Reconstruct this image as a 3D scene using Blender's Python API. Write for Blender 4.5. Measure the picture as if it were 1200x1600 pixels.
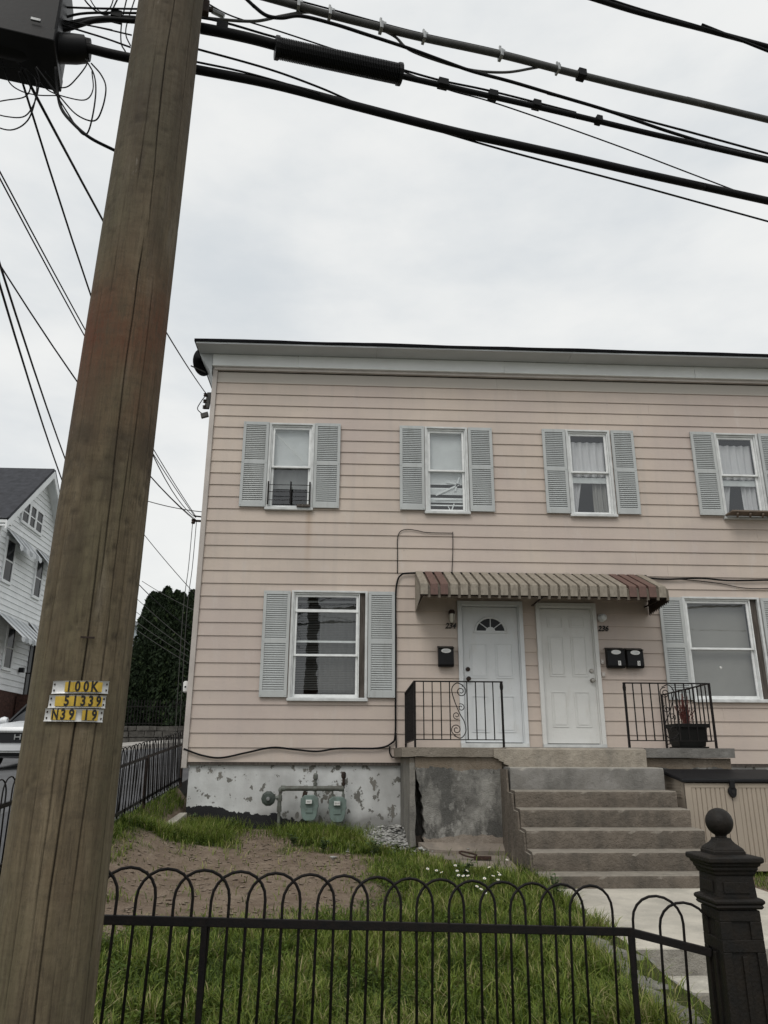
import bpy, math, random
import numpy as np
from mathutils import Vector, Matrix, noise
random.seed(7); rng = np.random.default_rng(7)
sc = bpy.context.scene
for o in list(bpy.data.objects): bpy.data.objects.remove(o)
COL = sc.collection
R = math.radians

# ------------------------------------------------------------------ camera (eye at the origin, z = 0 is eye height)
PITCH, YAW, ROLL, FPX = R(18.0), R(2.643), R(0.217), 1200.0
cp, sp, cy, sy = math.cos(PITCH), math.sin(PITCH), math.cos(YAW), math.sin(YAW)
FWD = Vector((sy*cp, cy*cp, sp)); R0 = Vector((cy, -sy, 0)); U0 = R0.cross(FWD)
RGT = R0*math.cos(ROLL) + U0*math.sin(ROLL); UPV = RGT.cross(FWD)
cam = bpy.data.cameras.new('camera'); camo = bpy.data.objects.new('camera', cam); COL.objects.link(camo)
cam.sensor_fit = 'HORIZONTAL'; cam.sensor_width = 36; cam.lens = 36.0*FPX/1200
cam.clip_start = 0.05; cam.clip_end = 2000
camo.matrix_world = Matrix(((RGT.x, UPV.x, -FWD.x, 0), (RGT.y, UPV.y, -FWD.y, 0), (RGT.z, UPV.z, -FWD.z, 0), (0, 0, 0, 1)))
sc.camera = camo

# ------------------------------------------------------------------ sky, sun, exposure
SUN_EL, SUN_AZ = R(52), R(205)          # azimuth clockwise from +Y: behind the viewer, a little to the left
w = bpy.data.worlds.new('World'); sc.world = w; w.use_nodes = True
nt = w.node_tree; nt.nodes.clear()
N = nt.nodes.new; L = nt.links.new
wo = N('ShaderNodeOutputWorld'); bg = N('ShaderNodeBackground'); bg.inputs[1].default_value = 0.1
sky = N('ShaderNodeTexSky'); sky.sky_type = 'NISHITA'; sky.sun_disc = False
sky.sun_elevation = SUN_EL; sky.sun_rotation = SUN_AZ; sky.air_density = 1.5; sky.dust_density = 4
tc = N('ShaderNodeTexCoord')
mp = N('ShaderNodeMapping'); mp.inputs['Scale'].default_value = (1.6, 1.6, 4.0)
n1 = N('ShaderNodeTexNoise'); n1.inputs['Scale'].default_value = 2.1; n1.inputs['Detail'].default_value = 6; n1.inputs['Roughness'].default_value = .55
rmp = N('ShaderNodeValToRGB'); e = rmp.color_ramp.elements
rmp.color_ramp.interpolation = 'EASE'; e[0].position = .14; e[0].color = (6.9, 7.3, 7.6, 1); e[1].position = .70; e[1].color = (9.25, 9.3, 9.15, 1)
mx = N('ShaderNodeMix'); mx.data_type = 'RGBA'; mx.inputs[0].default_value = 0.93
L(tc.outputs['Generated'], mp.inputs[0]); L(mp.outputs[0], n1.inputs['Vector']); L(n1.outputs[0], rmp.inputs[0])
L(sky.outputs[0], mx.inputs[6]); L(rmp.outputs[0], mx.inputs[7]); L(mx.outputs[2], bg.inputs[0]); L(bg.outputs[0], wo.inputs[0])
sl = bpy.data.lights.new('sun', 'SUN'); sl.energy = 1.2; sl.angle = R(28); sl.color = (1, .97, .92)
so = bpy.data.objects.new('sun', sl); COL.objects.link(so)
sdir = Vector((math.sin(SUN_AZ)*math.cos(SUN_EL), math.cos(SUN_AZ)*math.cos(SUN_EL), math.sin(SUN_EL)))
so.rotation_euler = sdir.to_track_quat('Z', 'Y').to_euler(); so.location = sdir*60
sc.view_settings.view_transform = 'Standard'; sc.view_settings.look = 'None'
sc.view_settings.gamma = 1; sc.view_settings.exposure = 0.0; sc.view_settings.use_curve_mapping = False

# ------------------------------------------------------------------ helpers
def ray(px, py): return RGT*(px-600) + UPV*(800-py) + FWD*FPX
def atY(px, py, y): r = ray(px, py); return r*(y/r.y)
SN = Vector((-.23, .973, 0))                      # normal of the street line (street runs along SD)
SD = Vector((.973, .23, 0))
def atS(px, py, c): r = ray(px, py); return r*(c/r.dot(SN))   # vertical plane parallel to the street
def atA(px, py, t): return ray(px, py)*(t/FPX)

class MB:
    def __init__(s): s.v = []; s.f = []
    def add(s, vs, fs):
        b = len(s.v); s.v += [tuple(p) for p in vs]; s.f += [tuple(i+b for i in f) for f in fs]; return s
    def box(s, x0, x1, y0, y1, z0, z1):
        return s.add([(x0,y0,z0),(x1,y0,z0),(x1,y1,z0),(x0,y1,z0),(x0,y0,z1),(x1,y0,z1),(x1,y1,z1),(x0,y1,z1)],
                     [(3,2,1,0),(4,5,6,7),(0,1,5,4),(1,2,6,5),(2,3,7,6),(3,0,4,7)])
    def obox(s, c, ax, ay, az):       # centre and three half-axis vectors
        c, ax, ay, az = Vector(c), Vector(ax), Vector(ay), Vector(az)
        vs = [c+sx*ax+sy_*ay+sz*az for sz in (-1,1) for sx, sy_ in ((-1,-1),(1,-1),(1,1),(-1,1))]
        return s.add(vs, [(3,2,1,0),(4,5,6,7),(0,1,5,4),(1,2,6,5),(2,3,7,6),(3,0,4,7)])
    def bar(s, a, b, wx, wz=None, up=(0,0,1)):
        a, b = Vector(a), Vector(b); d = (b-a); l = d.length; d.normalize(); up = Vector(up)
        if abs(d.dot(up)) > .99: up = Vector((0,1,0))
        sx = d.cross(up).normalized(); uz = sx.cross(d)
        return s.obox((a+b)/2, d*l/2, sx*wx/2, uz*(wz or wx)/2)
    def prism(s, poly, d):            # polygon (list of 3D points) extruded by vector d
        n = len(poly); d = Vector(d); vs = [Vector(p) for p in poly]; vs = vs+[p+d for p in vs]
        return s.add(vs, [tuple(range(n))[::-1], tuple(range(n, 2*n))]+[(i,(i+1)%n,(i+1)%n+n,i+n) for i in range(n)])
    def tube(s, pts, r, n=6, caps=True):
        pts = [Vector(p) for p in pts]; m = len(pts); rs = r if isinstance(r, (list, tuple)) else [r]*m
        t0 = (pts[1]-pts[0]).normalized(); u = t0.orthogonal().normalized(); vs = []
        for i, p in enumerate(pts):
            t = (pts[min(i+1,m-1)]-pts[max(i-1,0)]).normalized()
            u = (u-t*u.dot(t)).normalized(); v = t.cross(u)
            vs += [p+(u*math.cos(a)+v*math.sin(a))*rs[i] for a in [2*math.pi*k/n for k in range(n)]]
        fs = [(i*n+k, i*n+(k+1)%n, (i+1)*n+(k+1)%n, (i+1)*n+k) for i in range(m-1) for k in range(n)]
        if caps: fs += [tuple(range(n))[::-1], tuple(range((m-1)*n, m*n))]
        return s.add(vs, fs)
    def lathe(s, prof, c, n=20, axis='z'):   # prof: (radius, height)
        c = Vector(c); vs = []
        for r_, h in prof:
            for k in range(n):
                a = 2*math.pi*k/n; p = (r_*math.cos(a), r_*math.sin(a), h)
                if axis == 'y': p = (p[0], h, p[1])
                if axis == 'x': p = (h, p[0], p[1])
                vs.append(c+Vector(p))
        m = len(prof)
        fs = [(i*n+k, i*n+(k+1)%n, (i+1)*n+(k+1)%n, (i+1)*n+k) for i in range(m-1) for k in range(n)]
        fs += [tuple(range(n))[::-1], tuple(range((m-1)*n, m*n))]
        return s.add(vs, fs)
    def mesh(s, name, mat, smooth=False):
        me = bpy.data.meshes.new(name); me.from_pydata(s.v, [], s.f); me.update()
        if mat: me.materials.append(mat)
        if smooth:
            me.polygons.foreach_set('use_smooth', [True]*len(me.polygons))
        return me
    def build(s, name, mat, parent=None, smooth=False, bevel=0):
        import bmesh
        me = s.mesh(name, mat, False)
        bm = bmesh.new(); bm.from_mesh(me); bmesh.ops.recalc_face_normals(bm, faces=bm.faces); bm.to_mesh(me); bm.free()
        if smooth: me.polygons.foreach_set('use_smooth', [True]*len(me.polygons))
        o = link(name, me, parent)
        if smooth and smooth != 'all':
            try: me.set_sharp_from_angle(angle=R(40))
            except Exception: pass
        if bevel:
            m = o.modifiers.new('bevel', 'BEVEL'); m.width = bevel; m.segments = 2; m.limit_method = 'ANGLE'; m.angle_limit = R(35)
        return o

def link(name, me, parent=None):
    o = bpy.data.objects.new(name, me); COL.objects.link(o)
    if parent is not None:
        o.parent = parent
        if parent.type == 'EMPTY': o.location = -Vector(parent.location)
    return o
def thing(name, loc, label, cat, group=None):
    o = bpy.data.objects.new(name, None); o.empty_display_size = .1; COL.objects.link(o); o.location = loc
    return tag(o, label, cat, group)
def tag(o, label=None, cat=None, group=None, kind=None):
    if label: o['label'] = label
    if cat: o['category'] = cat
    if group: o['group'] = group
    if kind: o['kind'] = kind
    return o
def struct(o): o['kind'] = 'structure'; return o
def stuff(o): o['kind'] = 'stuff'; return o
def spline(pts, n=10):                # Catmull-Rom through the points
    pts = [Vector(p) for p in pts]
    if len(pts) < 3:
        return [pts[0].lerp(pts[1], i/n) for i in range(n+1)]
    P = [pts[0]*2-pts[1]]+pts+[pts[-1]*2-pts[-2]]; out = []
    for i in range(1, len(P)-2):
        a, b, c, d = P[i-1], P[i], P[i+1], P[i+2]
        for k in range(n):
            t = k/n
            out.append(.5*((2*b)+(c-a)*t+(2*a-5*b+4*c-d)*t*t+(3*b-a-3*c+d)*t**3))
    out.append(pts[-1]); return out

# ------------------------------------------------------------------ materials
MATS = {}
class MT:
    def __init__(s, name):
        s.m = bpy.data.materials.new(name); s.m.use_nodes = True; s.t = s.m.node_tree; s.b = s.t.nodes['Principled BSDF']
        s.pos = s.n('ShaderNodeNewGeometry').outputs['Position']; MATS[name] = s.m
    def n(s, k, **kw):
        x = s.t.nodes.new(k)
        for a, v in kw.items(): setattr(x, a, v)
        return x
    def l(s, a, b): s.t.links.new(a, b)
    def map(s, sc_=(1,1,1), vec=None):
        m = s.n('ShaderNodeMapping'); m.inputs['Scale'].default_value = sc_; s.l(vec or s.pos, m.inputs[0]); return m.outputs[0]
    def noise(s, scale, detail=4, stretch=(1,1,1), rough=.55, dist=0):
        x = s.n('ShaderNodeTexNoise'); x.inputs['Scale'].default_value = scale; x.inputs['Detail'].default_value = detail
        x.inputs['Roughness'].default_value = rough; x.inputs['Distortion'].default_value = dist
        s.l(s.map(stretch), x.inputs['Vector']); return x.outputs[0]
    def ramp(s, fac, stops):
        x = s.n('ShaderNodeValToRGB'); el = x.color_ramp.elements
        while len(el) < len(stops): el.new(.5)
        for e_, (p, c) in zip(el, stops):
            e_.position = p; e_.color = (c, c, c, 1) if isinstance(c, (int, float)) else (*c, 1)
        s.l(fac, x.inputs[0]); return x.outputs[0]
    def mix(s, fac, a, b, mode='MIX'):
        x = s.n('ShaderNodeMix', data_type='RGBA', blend_type=mode)
        for v, i in ((fac, 0), (a, 6), (b, 7)):
            if hasattr(v, 'is_linked'): s.l(v, x.inputs[i])
            elif i == 0: x.inputs[0].default_value = v
            else: x.inputs[i].default_value = (*v, 1)
        return x.outputs[2]
    def math(s, op, a, b=0.0, clamp=False):
        x = s.n('ShaderNodeMath', operation=op); x.use_clamp = clamp
        for v, i in ((a, 0), (b, 1)):
            if hasattr(v, 'is_linked'): s.l(v, x.inputs[i])
            else: x.inputs[i].default_value = v
        return x.outputs[0]
    def xyz(s):
        x = s.n('ShaderNodeSeparateXYZ'); s.l(s.pos, x.inputs[0]); return x.outputs
    def col(s, c):
        if hasattr(c, 'is_linked'): s.l(c, s.b.inputs['Base Color'])
        else: s.b.inputs['Base Color'].default_value = (*c, 1)
        return s
    def rough(s, r):
        if hasattr(r, 'is_linked'): s.l(r, s.b.inputs['Roughness'])
        else: s.b.inputs['Roughness'].default_value = r
        return s
    def bump(s, h, strength=.3, dist=.01):
        x = s.n('ShaderNodeBump'); x.inputs['Strength'].default_value = strength; x.inputs['Distance'].default_value = dist
        s.l(h, x.inputs['Height']); s.l(x.outputs[0], s.b.inputs['Normal']); return s
    def spec(s, v): s.b.inputs['Specular IOR Level'].default_value = v; return s

def simple(name, c, rough=.6, var=.2, scale=6, detail=5, bump=.15, bscale=60, metal=0, stretch=(1,1,1), c2=None, spec=.4):
    m = MT(name); f = m.noise(scale, detail, stretch)
    c = Vector(c); d = Vector(c2) if c2 else c*(1-var)
    m.col(m.ramp(f, [(.3, tuple(d)), (.7, tuple(c*(1+var*.35)))])); m.rough(rough); m.spec(spec)
    m.b.inputs['Metallic'].default_value = metal
    if bump: m.bump(m.noise(bscale, 3), bump, .006)
    return m.m

M = {}
# siding: weathered pinkish aluminium / wood clapboard, streaks of grime running down it
m = MT('siding'); f = m.noise(1.3, 6); g = m.noise(2.2, 5, (3.2, 1, .16)); h = m.noise(9, 5, (1.0, 1, 3))
c = m.ramp(f, [(.25, (.49, .42, .362)), (.5, (.55, .468, .402)), (.75, (.585, .50, .432))])
c = m.mix(m.ramp(g, [(.50, 0.0), (.75, .35)]), c, (.40, .365, .335))
c = m.mix(m.ramp(m.noise(.55, 4), [(.45, 0.0), (.65, .55)]), c, (.465, .39, .362))
c = m.mix(m.ramp(m.noise(3.6, 6, (1.5, 1, .5), .65), [(.58, 0.0), (.72, .45)]), c, (.57, .52, .48))
c = m.mix(m.ramp(m.noise(46, 3, (1, 1, .5)), [(.69, 0.0), (.75, .5)]), c, (.28, .24, .21))
c = m.mix(m.ramp(m.noise(1.1, 5, (.5, 1, 1.6), .6), [(.5, 0.0), (.7, .4)]), c, (.44, .385, .345))
c = m.mix(m.ramp(h, [(.6, 0.0), (.78, .22)]), c, (.60, .52, .46))
x, y, z = m.xyz()
# rust streak below the first upper window and pale grey top course
sx = m.math('SUBTRACT', 1.0, m.math('MULTIPLY', m.math('ABSOLUTE', m.math('ADD', x, .66)), 14), True)
sz = m.math('MULTIPLY', m.math('LESS_THAN', z, 3.84), m.math('MULTIPLY', m.math('SUBTRACT', z, 2.5), .75, True), True)
st = m.math('MULTIPLY', m.math('MULTIPLY', sx, sz), .5)
c = m.mix(st, c, (.33, .215, .12))
top = m.math('GREATER_THAN', z, 6.087)
c = m.mix(m.math('MULTIPLY', top, .75), c, (.43, .41, .37))
oi = m.n('ShaderNodeObjectInfo')
c = m.mix(m.math('MULTIPLY', oi.outputs['Random'], .16), c, (.44, .36, .34))
m.col(c).rough(.62).spec(.3).bump(m.noise(30, 4, (.3, 1, 2)), .12, .006); M['siding'] = m.m
M['trim'] = simple('corner_trim', (.50, .455, .42), .55, .16, 3)
M['frieze'] = simple('frieze_metal', (.83, .85, .85), .45, .08, 2.2, bump=.05, bscale=12)
M['soffit'] = simple('soffit_metal', (.50, .52, .53), .5, .08, 2)
M['roof'] = simple('roof_edge', (.007, .007, .008), .85, .4, 12, bump=.5, bscale=50, spec=.08)
M['white_frame'] = simple('white_window_frame', (.80, .815, .81), .42, .14, 9, bump=.05)
M['alu'] = simple('aluminium_trim', (.62, .635, .63), .42, .22, 7, bump=.08)
m = MT('shutter_vinyl'); oi = m.n('ShaderNodeObjectInfo')
c = m.ramp(m.noise(4, 6, (1, 1, .3)), [(.3, (.425, .44, .435)), (.7, (.50, .52, .515))])
c = m.mix(m.math('MULTIPLY', oi.outputs['Random'], .35), c, (.43, .46, .475))
c = m.mix(m.ramp(m.noise(6, 6, (2, 1, .25), .65), [(.56, 0.0), (.72, .45)]), c, (.30, .305, .29))
m.col(c).rough(.62).spec(.22).bump(m.noise(60, 3), .1, .006); M['shutter'] = m.m
M['oldwood'] = simple('weathered_jamb', (.10, .085, .075), .9, .5, 14, stretch=(3, 3, .3), c2=(.045, .038, .032))
for nm_, c1_ in (('door', (.66, .68, .69)), ('door_b', (.67, .67, .65))):
    m = MT(nm_+'_paint'); c = m.ramp(m.noise(3, 6), [(.3, tuple(Vector(c1_)*.9)), (.7, c1_)])
    c = m.mix(m.ramp(m.noise(5, 6, (1, 1, .35), .65), [(.56, 0.0), (.74, .4)]), c, (.50, .47, .42))
    c = m.mix(m.ramp(m.noise(40, 4, (1, 1, .6)), [(.66, 0.0), (.74, .4)]), c, (.40, .37, .33))
    m.col(c).rough(.45).bump(m.noise(25, 3), .08, .006); M[nm_] = m.m
M['black_iron'] = simple('black_iron', (.006, .006, .0065), .5, .4, 30, bump=.3, bscale=120, c2=(.013, .010, .009), spec=.16)
M['rust_iron'] = simple('rusty_iron', (.022, .018, .016), .65, .5, 22, bump=.4, bscale=110, c2=(.045, .026, .018), spec=.2)
M['chrome'] = simple('worn_nickel', (.35, .33, .3), .35, .2, 20, metal=1, bump=0)
M['blackplastic'] = simple('black_plastic', (.008, .008, .009), .45, .2, 8, bump=.05, spec=.2)
M['cable'] = simple('black_cable', (.007, .007, .0075), .6, .3, 30, bump=.1, spec=.15)
M['cable_grey'] = simple('grey_cable', (.06, .06, .056), .6, .35, 14, bump=.15)
M['steel'] = simple('galvanised_clamp', (.33, .34, .34), .45, .3, 30, metal=.6)
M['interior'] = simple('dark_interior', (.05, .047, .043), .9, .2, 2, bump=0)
M['blind'] = simple('blind_white', (.74, .76, .76), .6, .08, 5, bump=0)
M['blind_dark'] = simple('blind_dusty', (.22, .225, .22), .6, .15, 5, bump=0)
M['curtain'] = simple('curtain_white', (.60, .59, .60), .8, .1, 4, bump=.1, stretch=(6, 1, .3))
M['shade'] = simple('window_shade', (.27, .26, .24), .7, .08, 3, bump=0)
M['board'] = simple('old_board', (.20, .16, .125), .8, .35, 12, stretch=(.4, 2, 2))
m = MT('pane_glass')      # thin pane: mostly clear, mirror by fresnel
gl = m.n('ShaderNodeBsdfGlossy'); gl.inputs['Roughness'].default_value = .015; gl.inputs['Color'].default_value = (.95, .97, 1, 1)
tr = m.n('ShaderNodeBsdfTransparent'); tr.inputs['Color'].default_value = (.90, .92, .92, 1)
fr = m.n('ShaderNodeFresnel'); m.l(m.math('ADD', m.math('MULTIPLY', m.n('ShaderNodeNewGeometry').outputs['Backfacing'], 1/1.5-1.5), 1.5), fr.inputs['IOR'])
ms = m.n('ShaderNodeMixShader'); m.l(m.math('MULTIPLY', fr.outputs[0], 2.1, True), ms.inputs[0]); m.l(tr.outputs[0], ms.inputs[1]); m.l(gl.outputs[0], ms.inputs[2])
nb = m.n('ShaderNodeBump'); nb.inputs['Strength'].default_value = .04; nb.inputs['Distance'].default_value = .02
m.l(m.noise(3, 2), nb.inputs['Height']); m.l(nb.outputs[0], gl.inputs['Normal'])
m.l(ms.outputs[0], m.t.nodes['Material Output'].inputs[0]); M['glass'] = m.m

# painted foundation: flaking white over grey render, tar along the bottom
m = MT('foundation_paint'); x, y, z = m.xyz()
c = m.ramp(m.noise(2.6, 6), [(.3, (.50, .505, .50)), (.62, (.66, .67, .665))])
gr = m.ramp(m.noise(1.0, 5, (1.6, 1, .5)), [(.43, 0.0), (.70, .7)])
c = m.mix(gr, c, (.29, .285, .275))
fl = m.ramp(m.noise(7.5, 8, (1, 1, .8), .62), [(.595, 0.0), (.61, 1.0)])
c = m.mix(fl, c, (.155, .15, .135))
fl2 = m.ramp(m.noise(1.9, 9, (1, 1, .7), .68), [(.60, 0.0), (.61, 1.0)])
c = m.mix(fl2, c, (.19, .18, .16))
fl3 = m.ramp(m.noise(34, 4), [(.71, 0.0), (.73, .9)])
c = m.mix(fl3, c, (.14, .13, .115))
low = m.math('MULTIPLY', m.math('SUBTRACT', m.math('MULTIPLY', m.noise(1.7, 6), .55), m.math('ADD', z, .93)), 6, True)
c = m.mix(m.math('MULTIPLY', low, .7), c, (.17, .165, .155))
tz = m.math('ADD', m.math('ADD', z, .60), m.math('MULTIPLY', m.math('ADD', x, 2.25), .115))
tz = m.math('ADD', tz, m.math('MULTIPLY', m.math('SUBTRACT', m.noise(5.5, 6), .5), -.30))
tar = m.math('MULTIPLY', m.math('LESS_THAN', tz, 0.0), m.math('LESS_THAN', m.math('ADD', x, m.math('MULTIPLY', m.noise(6, 3), .1)), -.47))
c = m.mix(tar, c, (.012, .012, .014))
m.col(c).rough(.85).bump(m.mix(.5, m.noise(26, 5), fl2), .5, .012); M['foundation'] = m.m

def concrete(name, c1, c2, stain, sc_=1.0, bump=.5, patch=None, tread=None):
    m = MT(name)
    c = m.ramp(m.noise(2.2*sc_, 7, rough=.6), [(.28, c2), (.7, c1)])
    c = m.mix(m.ramp(m.noise(1.1*sc_, 6, (1.4, 1.4, .5), .62), [(.46, 0.0), (.66, .8)]), c, stain)
    if patch:
        x, y, z = m.xyz()
        e_ = m.math('ADD', z, m.math('MULTIPLY', m.math('SUBTRACT', m.noise(3.0, 6), .5), .22))
        c = m.mix(m.math('MULTIPLY', m.math('GREATER_THAN', e_, patch[0]), patch[2]), c, patch[1])
    c = m.mix(m.ramp(m.noise(60, 4), [(.6, 0.0), (.72, .35)]), c, tuple(Vector(c2)*.55))
    c = m.mix(m.ramp(m.noise(38, 3), [(.66, 0.0), (.74, .3)]), c, tuple(Vector(c1)*1.3))
    h_ = m.math('ADD', m.math('MULTIPLY', m.noise(7*sc_, 7, rough=.62), 1.2), m.math('MULTIPLY', m.noise(80, 3), .35))
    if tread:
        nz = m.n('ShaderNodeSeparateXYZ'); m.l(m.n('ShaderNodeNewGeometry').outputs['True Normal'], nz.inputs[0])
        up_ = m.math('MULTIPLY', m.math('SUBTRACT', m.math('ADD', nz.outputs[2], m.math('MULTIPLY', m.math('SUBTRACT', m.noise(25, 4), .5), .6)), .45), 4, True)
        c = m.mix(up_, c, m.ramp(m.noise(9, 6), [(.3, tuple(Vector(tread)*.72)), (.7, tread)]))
    m.col(c).rough(.92).spec(.2).bump(h_, bump, .03); M[name] = m.m; return m.m
concrete('stoop_concrete', (.30, .285, .255), (.165, .155, .14), (.10, .097, .09), 1.3, .8, (-.02, (.20, .17, .135), .75))
concrete('stoop_patch', (.41, .365, .305), (.29, .255, .21), (.22, .20, .17), 2.2, .8)
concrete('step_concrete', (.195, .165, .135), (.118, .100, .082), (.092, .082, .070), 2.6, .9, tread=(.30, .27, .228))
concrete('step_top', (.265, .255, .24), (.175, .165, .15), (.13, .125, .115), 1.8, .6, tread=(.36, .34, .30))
concrete('slab_concrete', (.30, .255, .21), (.19, .165, .14), (.16, .14, .12), 1.8, .6)
concrete('walk_concrete', (.60, .56, .48), (.44, .41, .355), (.36, .34, .295), 1.2, .35)
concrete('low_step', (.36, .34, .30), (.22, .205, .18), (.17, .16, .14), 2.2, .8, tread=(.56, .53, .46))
concrete('sidewalk', (.42, .40, .37), (.32, .305, .285), (.27, .26, .24), .5, .3)
concrete('old_footway', (.105, .106, .112), (.078, .079, .083), (.066, .066, .068), .7, .4)
concrete('stone_edge', (.33, .32, .29), (.18, .17, .15), (.13, .13, .10), 3.0, 1.0)
m = MT('stain_face')      # stoop front: grey render with black weather streaks
c = m.ramp(m.noise(3.2, 8, rough=.68), [(.34, (.13, .125, .115)), (.62, (.33, .32, .295))])
c = m.mix(m.ramp(m.noise(2.4, 7, (1.2, 1, .45), .66), [(.47, 0.0), (.56, .85)]), c, (.085, .083, .078))
c = m.mix(m.ramp(m.noise(3.4, 7, (1, 1, .7), .66), [(.55, 0.0), (.60, .7)]), c, (.37, .36, .335))
c = m.mix(m.ramp(m.noise(9, 7, (1, 1, .5), .7), [(.60, 0.0), (.64, .8)]), c, (.075, .072, .066))
x, y, z = m.xyz()
ez = m.math('ADD', z, m.math('MULTIPLY', m.math('SUBTRACT', m.noise(4.0, 6), .5), .20))
c = m.mix(m.math('MULTIPLY', m.math('GREATER_THAN', ez, -.075), .82), c, (.195, .155, .115))
c = m.mix(m.math('MULTIPLY', m.math('LESS_THAN', ez, -.88), .75), c, (.30, .25, .205))
c = m.mix(m.ramp(m.noise(55, 4), [(.62, 0.0), (.72, .4)]), c, (.07, .068, .06))
m.col(c).rough(.93).spec(.15).bump(m.math('ADD', m.noise(5, 8, rough=.65), m.math('MULTIPLY', m.noise(60, 3), .3)), .9, .04); M['stain_face'] = m.m

m = MT('soil')
c = m.ramp(m.noise(3.5, 8, rough=.65), [(.3, (.15, .112, .083)), (.55, (.225, .175, .132)), (.75, (.295, .24, .185))])
c = m.mix(m.ramp(m.noise(48, 5), [(.55, 0.0), (.68, .7)]), c, (.085, .062, .045))
c = m.mix(m.ramp(m.noise(70, 3), [(.64, 0.0), (.70, .8)]), c, (.33, .30, .26))
at = m.n('ShaderNodeAttribute', attribute_name='grassy')
gcol = m.ramp(m.noise(12, 5), [(.3, (.035, .045, .014)), (.7, (.075, .080, .030))])
c = m.mix(at.outputs['Fac'], c, gcol)
m.col(c).rough(.97).spec(.1).bump(m.math('ADD', m.noise(14, 6), m.math('MULTIPLY', m.noise(90, 3), .5)), .9, .03); M['soil'] = m.m
M['clod'] = simple('clod', (.21, .165, .125), .95, .45, 30, bump=.4)
M['turf'] = simple('turf', (.055, .085, .025), .95, .5, 3, bump=.6, bscale=40)
M['earth'] = simple('earth', (.12, .11, .085), .95, .4, .6, bump=.4, bscale=6, c2=(.05, .065, .03))
m = MT('asphalt'); c = m.ramp(m.noise(.7, 6), [(.3, (.085, .087, .092)), (.7, (.125, .127, .132))])
c = m.mix(m.ramp(m.noise(120, 2), [(.4, 0.0), (.7, .4)]), c, (.19, .19, .19)); m.col(c).rough(.9).spec(.25).bump(m.noise(150, 2), .4, .01); M['asphalt'] = m.m

m = MT('grass_blade'); at = m.n('ShaderNodeAttribute', attribute_name='tint')
c = m.ramp(at.outputs['Fac'], [(0.0, (.026, .046, .008)), (.3, (.075, .120, .016)), (.6, (.160, .215, .032)), (.86, (.26, .285, .075)), (1.0, (.38, .33, .17))])
m.col(c).rough(.6).spec(.25)
ts = m.n('ShaderNodeBsdfTranslucent'); m.l(c, ts.inputs[0]); ms = m.n('ShaderNodeMixShader'); ms.inputs[0].default_value = .3
m.l(m.b.outputs[0], ms.inputs[1]); m.l(ts.outputs[0], ms.inputs[2]); m.l(ms.outputs[0], m.t.nodes['Material Output'].inputs[0]); M['grass'] = m.m
m = MT('conifer_leaf'); at = m.n('ShaderNodeAttribute', attribute_name='tint')
m.col(m.ramp(at.outputs['Fac'], [(0, (.008, .015, .007)), (.6, (.019, .033, .013)), (1, (.045, .066, .022))])).rough(.75).spec(.2); M['conifer'] = m.m
M['bark'] = simple('bark', (.06, .045, .035), .9, .4, 10, stretch=(3, 3, .4))
M['weed'] = simple('weed_leaf', (.06, .10, .03), .6, .4, 25, bump=0)

# pole wood
m = MT('pole_wood'); x, y, z = m.xyz()
c = m.ramp(m.noise(16, 8, (1, 1, .07), .6), [(.26, (.092, .071, .045)), (.5, (.148, .116, .074)), (.74, (.215, .173, .115))])
c = m.mix(m.ramp(m.noise(1.5, 6, (2, 2, .7)), [(.40, 0.0), (.66, .6)]), c, (.088, .088, .052))
c = m.mix(m.ramp(m.noise(3.2, 7, (2.2, 2.2, .5), .62), [(.52, 0.0), (.68, .62)]), c, (.062, .047, .033))
c = m.mix(m.ramp(m.noise(4.5, 5, (2.5, 2.5, .35)), [(.60, 0.0), (.74, .5)]), c, (.27, .235, .185))
rz = m.math('SUBTRACT', 1.0, m.math('ABSOLUTE', m.math('MULTIPLY', m.math('SUBTRACT', z, 1.62), 1.7)), True)
c = m.mix(m.math('MULTIPLY', rz, m.ramp(m.noise(2.4, 6, (2, 2, 1)), [(.34, 0.2), (.58, 1.0)])), c, (.112, .046, .027))
c = m.mix(m.ramp(m.noise(1.9, 7, (1.2, 1.2, 1.6), .65), [(.54, 0.0), (.70, .38)]), c, (.100, .066, .044))
dz = m.math('SUBTRACT', 1.0, m.math('ABSOLUTE', m.math('MULTIPLY', m.math('SUBTRACT', z, 1.22), 3.2)), True)
c = m.mix(m.math('MULTIPLY', dz, m.ramp(m.noise(3.4, 6, (1.6, 1.6, 1)), [(.4, 0.0), (.6, .7)])), c, (.045, .037, .028))
c = m.mix(m.math('MULTIPLY', m.math('SUBTRACT', z, 1.75), .9, True), c, m.mix(.55, c, (.066, .056, .046)))
c = m.mix(m.ramp(m.noise(6.5, 6, (1.5, 1.5, .6), .7), [(.66, 0.0), (.74, .6)]), c, (.27, .245, .21))
c = m.mix(m.ramp(m.noise(90, 5, (1, 1, .06), .7), [(.50, 0.0), (.62, .6)]), c, (.075, .058, .038))
c = m.mix(m.ramp(m.noise(55, 5, (1, 1, .4), .7), [(.52, 0.0), (.70, .55)]), c, (.060, .050, .036))
c = m.mix(m.ramp(m.noise(7, 6, (1, 1, 2.2), .65), [(.56, 0.0), (.70, .45)]), c, (.072, .058, .041))
at = m.n('ShaderNodeAttribute', attribute_name='crack')
c = m.mix(at.outputs['Fac'], c, (.018, .014, .010))
m.col(c).rough(.88).spec(.2).bump(m.math('ADD', m.noise(34, 6, (1, 1, .05), .6), m.math('MULTIPLY', m.noise(9, 5, (1, 1, 2.5)), .5)), .75, .012); M['pole'] = m.m
M['platealu'] = simple('plate_aluminium', (.55, .55, .54), .4, .2, 18, metal=.3)
M['yellow'] = simple('plate_yellow', (.56, .375, .045), .6, .3, 30, bump=0)
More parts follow.
